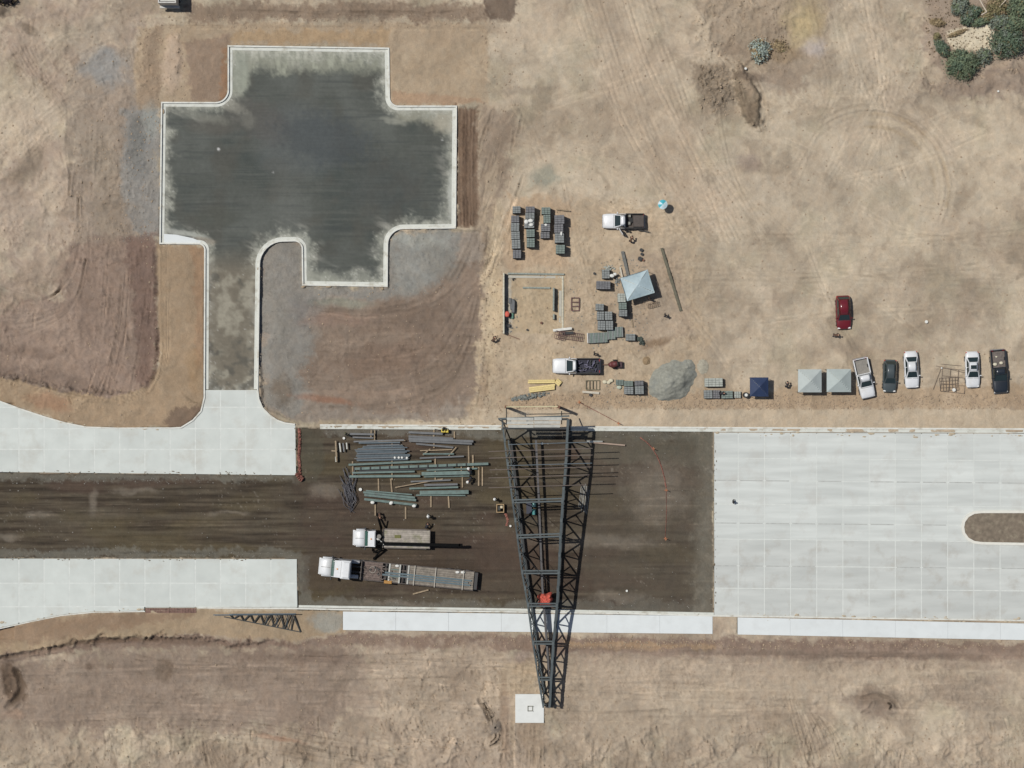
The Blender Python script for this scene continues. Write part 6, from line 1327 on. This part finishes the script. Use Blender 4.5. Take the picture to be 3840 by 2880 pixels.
# ---------------------------------------------------------------- people
def body_mesh(name, J, E, rads, mats_):
    me = bpy.data.meshes.new(name); me.from_pydata(J, E, []); o = bpy.data.objects.new("tmp_body", me); C.objects.link(o)
    md = o.modifiers.new("s", 'SKIN'); sv = me.skin_vertices[0].data
    for i, r in enumerate(rads): sv[i].radius = (r, r) if not isinstance(r, tuple) else r
    sv[0].use_root = True; md.branch_smoothing = .5
    o.modifiers.new("u", 'SUBSURF').levels = 1
    dg = bpy.context.evaluated_depsgraph_get(); m2 = bpy.data.meshes.new_from_object(o.evaluated_get(dg)); m2.name = name
    bpy.data.objects.remove(o); bpy.data.meshes.remove(me)
    for m in mats_: m2.materials.append(m)
    return m2
SKIN = mat("skin", alb(176,128,100), .6); BOOT = mat("boot", alb(58,46,38), .8); HAIR = mat("dark_hair", (.015,.012,.01), .8)
def figure(pose, shirt, trouser):
    if pose == "stand":
        J = [(0,0,.95),(0,0,1.15),(0,0,1.38),(.01,0,1.50),(.03,0,1.64),(.02,0,1.74),
             (0,.10,.90),(.03,.11,.50),(0,.12,.09),(.15,.13,.04), (0,-.10,.90),(-.06,-.11,.50),(-.14,-.12,.09),(.0,-.13,.04),
             (0,.19,1.40),(.03,.25,1.14),(.18,.24,.92),(.25,.22,.84), (0,-.19,1.40),(-.02,-.26,1.14),(.10,-.27,.90),(.15,-.27,.82)]
    else:
        J = [(-.18,0,.92),(-.04,0,1.05),(.24,0,1.18),(.36,0,1.22),(.48,0,1.24),(.55,0,1.22),
             (-.18,.11,.86),(.02,.13,.50),(-.10,.14,.09),(.06,.15,.04), (-.18,-.11,.86),(-.04,-.13,.48),(-.22,-.14,.09),(-.06,-.15,.04),
             (.26,.18,1.16),(.36,.22,.88),(.52,.15,.66),(.58,.12,.60), (.26,-.18,1.16),(.34,-.22,.88),(.50,-.16,.68),(.56,-.13,.62)]
    E = [(0,1),(1,2),(2,3),(3,4),(4,5),(0,6),(6,7),(7,8),(8,9),(0,10),(10,11),(11,12),(12,13),(2,14),(14,15),(15,16),(16,17),(2,18),(18,19),(19,20),(20,21)]
    rad = [.145,.135,.165,.06,.095,.085,.10,.07,.05,.045,.10,.07,.05,.045,.075,.052,.038,.034,.075,.052,.038,.034]
    me = body_mesh("worker_body", J, E, rad, [shirt, trouser, BOOT, SKIN])
    hand = [Vector(J[17]), Vector(J[21])]; head = Vector(J[4])
    for p in me.polygons:
        c = p.center; z = c.z
        if (c-head).length < .17 or min((c-h_).length for h_ in hand) < .10: i = 3
        elif z < .14: i = 2
        elif z < (.93 if pose == "stand" else .96) and min((c-Vector(J[k])).length for k in (15,16,19,20)) > .14: i = 1
        else: i = 0
        p.material_index = i; p.use_smooth = True
    return me, Vector(J[5])
PB = {}
def person(px, py, rot, pose, shirt, helmet, lb, trouser=None):
    key = (pose, shirt.name)
    if key not in PB: PB[key] = figure(pose, shirt, trouser or mat("denim", alb(52,58,70), .9))
    me, hd = PB[key]; z = gz(px, py); t = thing("person", lb, "person", P(px, py, z), rot); obj("worker_body", me, t)
    if helmet: part("hard_hat", MB().ball((hd.x-.01,0,hd.z+.0), .145, 12, 6, (1.1,1,.85)).cyl((hd.x+.02,0,hd.z-.03),(hd.x+.02,0,hd.z-.015),.19,14), helmet, t, True)
    else: part("hair", MB().ball((hd.x-.02,0,hd.z), .115, 10, 6, (1,1,.9)), HAIR, t, True)
DKS = mat("dark_shirt", alb(44,42,46), .9); BRS = mat("brown_shirt", alb(96,72,56), .9); LTS = mat("pale_shirt", alb(198,196,186), .9); VST = mat("olive_vest", alb(110,112,70), .9); WH = mat("white_helmet", alb(235,235,228), .4)
for a_ in ((2492,1183,.3,"stand",DKS,None,"person in dark clothes standing right of the canopy"),
           (2364,903,1.2,"bend",BRS,None,"person in brown bending beside the pickup with the open door"),
           (2341,862,-1.2,"stand",DKS,None,"person in dark clothes at the open door of the pickup"),
           (2228,1326,.4,"stand",DKS,None,"person in dark clothes behind the pickup with the loaded bed"),
           (1850,1276,1.0,"bend",BRS,None,"person crouched on the dirt left of the building plot"),
           (2746,1879,.1,"stand",DKS,None,"person in dark clothes alone on the right concrete slabs"),
           (1606,1934,.2,"stand",LTS,WH,"worker in pale shirt and white helmet right of the lower-left beam bundle"),
           (1601,1974,1.2,"bend",DKS,None,"person in dark clothes bending above the crane truck deck"),
           (1764,1771,2.0,"bend",DKS,WH,"upper of two workers in white helmets at the right end of the rack"),
           (1765,1794,-2.3,"bend",DKS,WH,"lower of two workers in white helmets at the right end of the rack"),
           (1854,1870,.3,"stand",BRS,WH,"worker with white helmet above the small generator"),
           (1300,1628,.8,"stand",VST,None,"worker in olive vest at the upper left channels"),
           (1425,1928,-1.4,"bend",BRS,None,"worker beside the upper outrigger of the crane truck"),
           (2700,1441+34,.0,"bend",DKS,None,"person bending between the low pallets left of the drum"),
           (3173-225,1447,1.5,"bend",DKS,None,"person in dark clothes between the blue canopy and the grey pair"),
           (1663,1608,-.4,"stand",DKS,None,"worker standing at the yellow machine on the kerb"),
           (2432,1120,.5,"stand",BRS,None,"person in brown under the tilted canopy's lower edge"),
           (3127,1257,.0,"bend",BRS,None,"person in brown sitting on the dirt below the dark red SUV")): person(*a_)
# ---------------------------------------------------------------- shrubs
def leafmat(name, c, v):
    return mat(name, alb(*c), .8, var=v, scale=7, stain=(alb(*[x*.55 for x in c]), .9, 2.2))
LG = [leafmat("shrub_leaf_green", (122,136,106), .35), leafmat("shrub_leaf_deep", (104,122,98), .35), leafmat("shrub_leaf_greygreen", (134,144,128), .35), leafmat("sage_leaf", (176,188,176), .35), leafmat("dry_grass_leaf", (176,156,120), .35), leafmat("olive_leaf", (140,132,94), .35)]
BARK = mat("bark", alb(132,112,92), .9, var=.2)
def shrub(lb, px, py, rx, ry, h, m, n=1500, leaf=.11, rot=0, gap=.0, cat="shrub", dark=None):
    z0 = gz(px, py); t = thing("shrub", lb, cat, P(px, py, z0), rot); rs = np.random.RandomState(int(px)+int(py))
    d = rs.normal(size=(n, 3)); d /= np.linalg.norm(d, axis=1)[:, None]; d[:, 2] = np.abs(d[:, 2])*1.0
    n = int(n*1.15); d = np.concatenate([d, d[:n-len(d)][::-1]*np.array([-1, 1, 1])]); lobes = rs.normal(size=(20, 3)); lobes /= np.linalg.norm(lobes, axis=1)[:, None]; lobes[:, 2] = np.abs(lobes[:, 2])
    lb_ = (d @ lobes.T).max(1); rad = (.52 + .55*np.clip((lb_-.6)/.4, 0, 1)) * (rs.rand(n)**.28) * (1 + .10*rs.normal(size=n))
    if gap: keep = rs.rand(n) > gap*(lb_ < .8); d = d[keep]; rad = rad[keep]; n = len(d)
    c = d*rad[:, None]*np.array([rx, ry, h]); c[:, 2] = np.maximum(c[:, 2], .03)
    nr = d + rs.normal(size=(n, 3))*.55; nr /= np.linalg.norm(nr, axis=1)[:, None]
    a = np.cross(nr, rs.normal(size=(n, 3))); a /= np.linalg.norm(a, axis=1)[:, None]; b = np.cross(nr, a); s = leaf*(.6+.9*rs.rand(n))[:, None]
    v = np.stack([c-a*s, c-b*s*.55+nr*s*.2, c+a*s, c+b*s*.55+nr*s*.2], 1).reshape(-1, 3)
    f = [(4*i, 4*i+1, 4*i+2, 4*i+3) for i in range(n)]; me = mesh("foliage", v.tolist(), f, m); me.materials.append(LG[(LG.index(m)+1) % 3] if m in LG[:3] else LG[4]); me.materials.append(LG[5])
    bl = rs.rand(n); fi = fbm(c[:, 0]*30, c[:, 1]*30, 18, 3, int(px) % 50); me.polygons.foreach_set('material_index', np.where(fi + .5*(bl-.5) > .45, 1, np.where(bl > .93, 2, 0)).astype(np.int32)); obj("foliage", me, t)
    st_ = MB()
    for k in range(14):
        an = k*.9+px; q_ = .8+.35*((k*7) % 5)/4; st_.tube([(0,0,0),(rx*.4*math.cos(an),ry*.4*math.sin(an),h*.5),(rx*q_*math.cos(an+.3),ry*q_*math.sin(an+.3),h*.62)], .025, 4)
    part("stem", st_, BARK, t)
for a_ in (("large round green shrub at the lower tip of the shrub group",3606,244,2.15,2.0,2.2,LG[0],4200),
           ("small grey-green shrub wedged between the two large round shrubs",3688,213,1.05,1.15,1.4,LG[2],1300),
           ("big dark green shrub right of the sandy clearing",3772,160,2.2,2.05,2.5,LG[1],4600),
           ("narrow deep green shrub left of the sandy clearing",3531,182,.75,1.3,1.3,LG[1],1300,.11,R(35)),
           ("little olive shrub at the upper tip of the narrow one",3512,138,.5,.5,.7,LG[5],450),
           ("tall bright green shrub in the extreme top right corner",3826,30,1.9,1.9,2.8,LG[0],3600),
           ("green shrub between the corner shrub and the big dark one",3800,95,1.6,1.3,2.2,LG[0],2600),
           ("grey-green shrub at the top edge left of the pale branch",3600,30,1.2,1.5,1.6,LG[2],2000,.11,0,.3),
           ("dark straggly shrub above the sandy clearing",3625,75,.9,.8,1.2,LG[1],1000,.11,0,.35),
           ("green shrub over the upper right of the clearing",3680,82,1.3,.6,1.1,LG[0],1400,.11,R(15),.2),
           ("dry olive shrub at the top edge right of the pale branch",3735,35,1.5,1.5,1.4,LG[5],1700,.11,0,.35),
           ("low dry brown shrub at the left fringe of the group",3513,85,1.1,.5,.7,LG[4],700,.1,R(-10),.3),
           ("thin row of dry shrub along the top of the clearing",3590,125,1.5,.3,.6,LG[4],650,.09,R(20),.3),
           ("pale grey-green sage bush beside the dug hollow",2848,192,1.45,1.45,1.0,LG[3],1300,.15,0,.5),
           ("dry golden brush right of the sage bush",2920,175,1.2,.9,.35,LG[4],380,.13,0,.5),
           ("broad grey-green shrub behind the bright corner shrub",3745,88,1.5,1.1,1.7,LG[2],2000,.11,0,.2),
           ("dense dark green shrub above the grey-green wedge near the top edge",3650,48,1.1,.9,1.5,LG[1],1400,.11,0,.2),
           ("olive shrub in the gap between the pale branch and the dry shrub",3700,62,1.1,.9,1.1,LG[5],1300,.11,0,.2),
           ("dark bush in the extreme top left corner",22,2,1.5,.7,1.0,mat("dark_bush", (.018,.014,.016), .9, var=.4),900,.14)): shrub(*a_)
def branch(lb, pts, r, m=None):
    t = thing("fallen_branch", lb, "branch", P(*pts[0], 0)); b0 = P(*pts[0], 0); part("limb", MB().tube([P(x, y, z)-b0 for x, y, z in [(q[0], q[1], 1.2) for q in pts]], r, 6), m or mat("bleached_wood", alb(206,192,172), .85, var=.1), t)
branch("bleached forked branch lying over the shrubs above the clearing", [(3672,-5),(3690,28),(3700,44),(3680,56)], .09); branch("short pale stick across the shrubs near the top edge", [(3748,26),(3772,0)], .07)
# dry brush texture on the churned mound and loose clods along the edges (nobody could count them)
def scatter(name, lb, boxes, m, smin, smax, cat, flat=.7, seed=1):
    r_ = random.Random(seed); mb = MB()
    for (x0, y0, x1, y1, n) in boxes:
        for k in range(n):
            x = r_.uniform(x0, x1)*V; y = r_.uniform(y0, y1)*V; s = smin+(smax-smin)*r_.random()**2.2; z = gz(x, y)
            p = P(x, y, z); q = [Vector((r_.uniform(.7,1.1)*s*math.cos(a+r_.random()*.5), r_.uniform(.7,1.1)*s*math.sin(a+r_.random()*.5), 0)) for a in (0,1.26,2.51,3.77,5.03)]
            top = p + Vector((r_.uniform(-.2,.2)*s, r_.uniform(-.2,.2)*s, s*flat)); base = [p+v_-Vector((0,0,.03)) for v_ in q]
            up = [p+v_*.75+Vector((0,0,s*flat*r_.uniform(.45,.8))) for v_ in q]
            mb.add(base+up+[top], [(i, (i+1) % 5, 5+(i+1) % 5, 5+i) for i in range(5)] + [(5+i, 5+(i+1) % 5, 10) for i in range(5)])
    return obj(name, mb.mesh(name, m), label=lb, cat=cat, kind='stuff')
CLOD = mat("soil_clod", alb(172,152,128), .95, var=.2, scale=2)
def drift(name, lb, lines, m, n_per_m, smin, smax, spread, seed, cat):
    r_ = random.Random(seed); mb = MB()
    for pts in lines:
        for a, b in zip(pts[:-1], pts[1:]):
            A_ = Vector(a); B_ = Vector(b); Lm = (B_-A_).length/S
            for k in range(int(Lm*n_per_m+r_.random())):
                t_ = r_.random(); q = A_.lerp(B_, t_); off = r_.gauss(0, spread)*S; dd = (B_-A_).normalized(); q = q + Vector((-dd.y, dd.x))*off
                if .5+.5*math.sin(q.x*.021+seed)+.3*math.sin(q.x*.11+q.y*.07) < .45: continue
                s = smin+(smax-smin)*r_.random()**2; z = 0.0; an = math.atan2(-dd.y, dd.x); el = r_.uniform(1, 3)
                c0 = P(q.x, q.y, 0); ring_ = []
                for i in range(7):
                    th = 2*math.pi*i/7; u = el*s*math.cos(th)*r_.uniform(.7,1.1); v = s*math.sin(th)*r_.uniform(.6,1.1); ring_.append(Vector((u*math.cos(an)-v*math.sin(an), u*math.sin(an)+v*math.cos(an), 0)))
                zt = pts[0][2] if len(pts[0]) > 2 else .02
                mb.add([c0+v_+Vector((0,0,-.12)) for v_ in ring_]+[c0+v_*.7+Vector((0,0,.02+s*.10)) for v_ in ring_]+[c0+Vector((0,0,.03+s*.18))], [(i, (i+1) % 7, 7+(i+1) % 7, 7+i) for i in range(7)]+[(7+i, 7+(i+1) % 7, 14) for i in range(7)])
    return obj(name, mb.mesh(name, m, True), label=lb, cat=cat, kind='stuff')
DRF = mat("drifted_sand", alb(188,174,150), .95, var=.12, scale=2)
two = lambda L_: [(p[0], p[1]) for p in L_]
drift("sand_drifts", "thin drifts of pale sand blown over the edges of the pale concrete slabs", [two(UPN), [(2677,1628),(3300,1632),(3900,1634)], [(2677,2302),(3200,2311),(3900,2322)], [(0,2345),(120,2320),(350,2286),(540,2283)], [(2677,2316),(3200,2322),(3840,2332)]], DRF, 1.6, .06, .26, .16, 3, "sand drifts")
drift("mud_crumbs", "dark mud crumbs tracked along the slab edges beside the roadway", [[(0,1766),(600,1770),(1108,1778)], [(0,2098),(600,2099),(1112,2100)], [(2682,1640),(2682,2290)], [(1120,2284),(1900,2294),(2670,2307)], [(1114,1600),(1116,1780)]], mat("mud_crumb", alb(120,108,92), .95, var=.2), 2.0, .03, .12, .10, 8, "mud crumbs")
drift("soil_spill", "loose soil spilled over the outer edge of the court kerbs", [[(x-2, y) for x, y in KERBP[:i0]], [(604,384),(604,910)], [(606,917),(742,918)], [(858,168),(1456,176)], [(1480,394),(1712,394)], [(972,1000),(969,1460)], [(1136,1073),(1452,1078)], [(1202,1588),(1860,1590)]], mat("spilled_soil", alb(172,154,128), .95, var=.15), 1.5, .05, .2, .10, 21, "spilled soil")
scatter("leaf_litter", "dark twigs and leaf litter under the shrubs", [(2000,0,2212,130,900),(1630,80,1700,130,120)], mat("litter", alb(104,88,66), .95, var=.35), .05, .16, "leaf litter", .4, 5)
scatter("yard_scraps", "grey block chips and scraps strewn round the shade canopy", [(1280,560,1400,760,360),(1230,590,1260,760,60),(1310,830,1400,870,90),(1085,640,1120,720,90)], mat("block_chip", alb(142,140,130), .95, var=.3), .04, .14, "scraps", .7, 6)
CLODG = mat("grey_stone", alb(150,146,136), .95, var=.2, scale=2)
scatter("soil_clods", "loose tan soil clods scattered along the verges and the churned edges", [(1100,852,2212,884,2400),(1035,560,1085,900,420),(640,1372,1540,1398,420),(1220,1384,2212,1402,500),(1040,40,1130,230,120),(1510,130,1600,250,260),(0,1560,2212,1659,1500),(300,60,400,230,160),(150,250,330,520,420),(340,30,1050,60,220),(1500,0,1700,130,260),(1960,60,2212,200,200),(1090,580,1500,850,300),(0,0,340,900,420),(650,620,1040,900,160),(0,1400,1540,1560,260),(1040,230,1400,560,200),(1500,850,1560,884,40),(1240,0,2212,850,900),(820,1410,1080,1620,400)], CLOD, .05, .17, "soil clods")
scatter("grey_stones", "small grey stones along the kerbs and on the dark roadway", [(262,230,345,525,420),(566,600,680,900,260),(845,500,990,640,200),(0,1030,640,1045,110),(0,1190,640,1205,120),(645,1290,1540,1316,150),(700,928,1540,944,120),(0,1040,640,1190,90),(645,945,1540,1290,150),(560,600,575,880,60)], CLODG, .04, .11, "stones", seed=2)
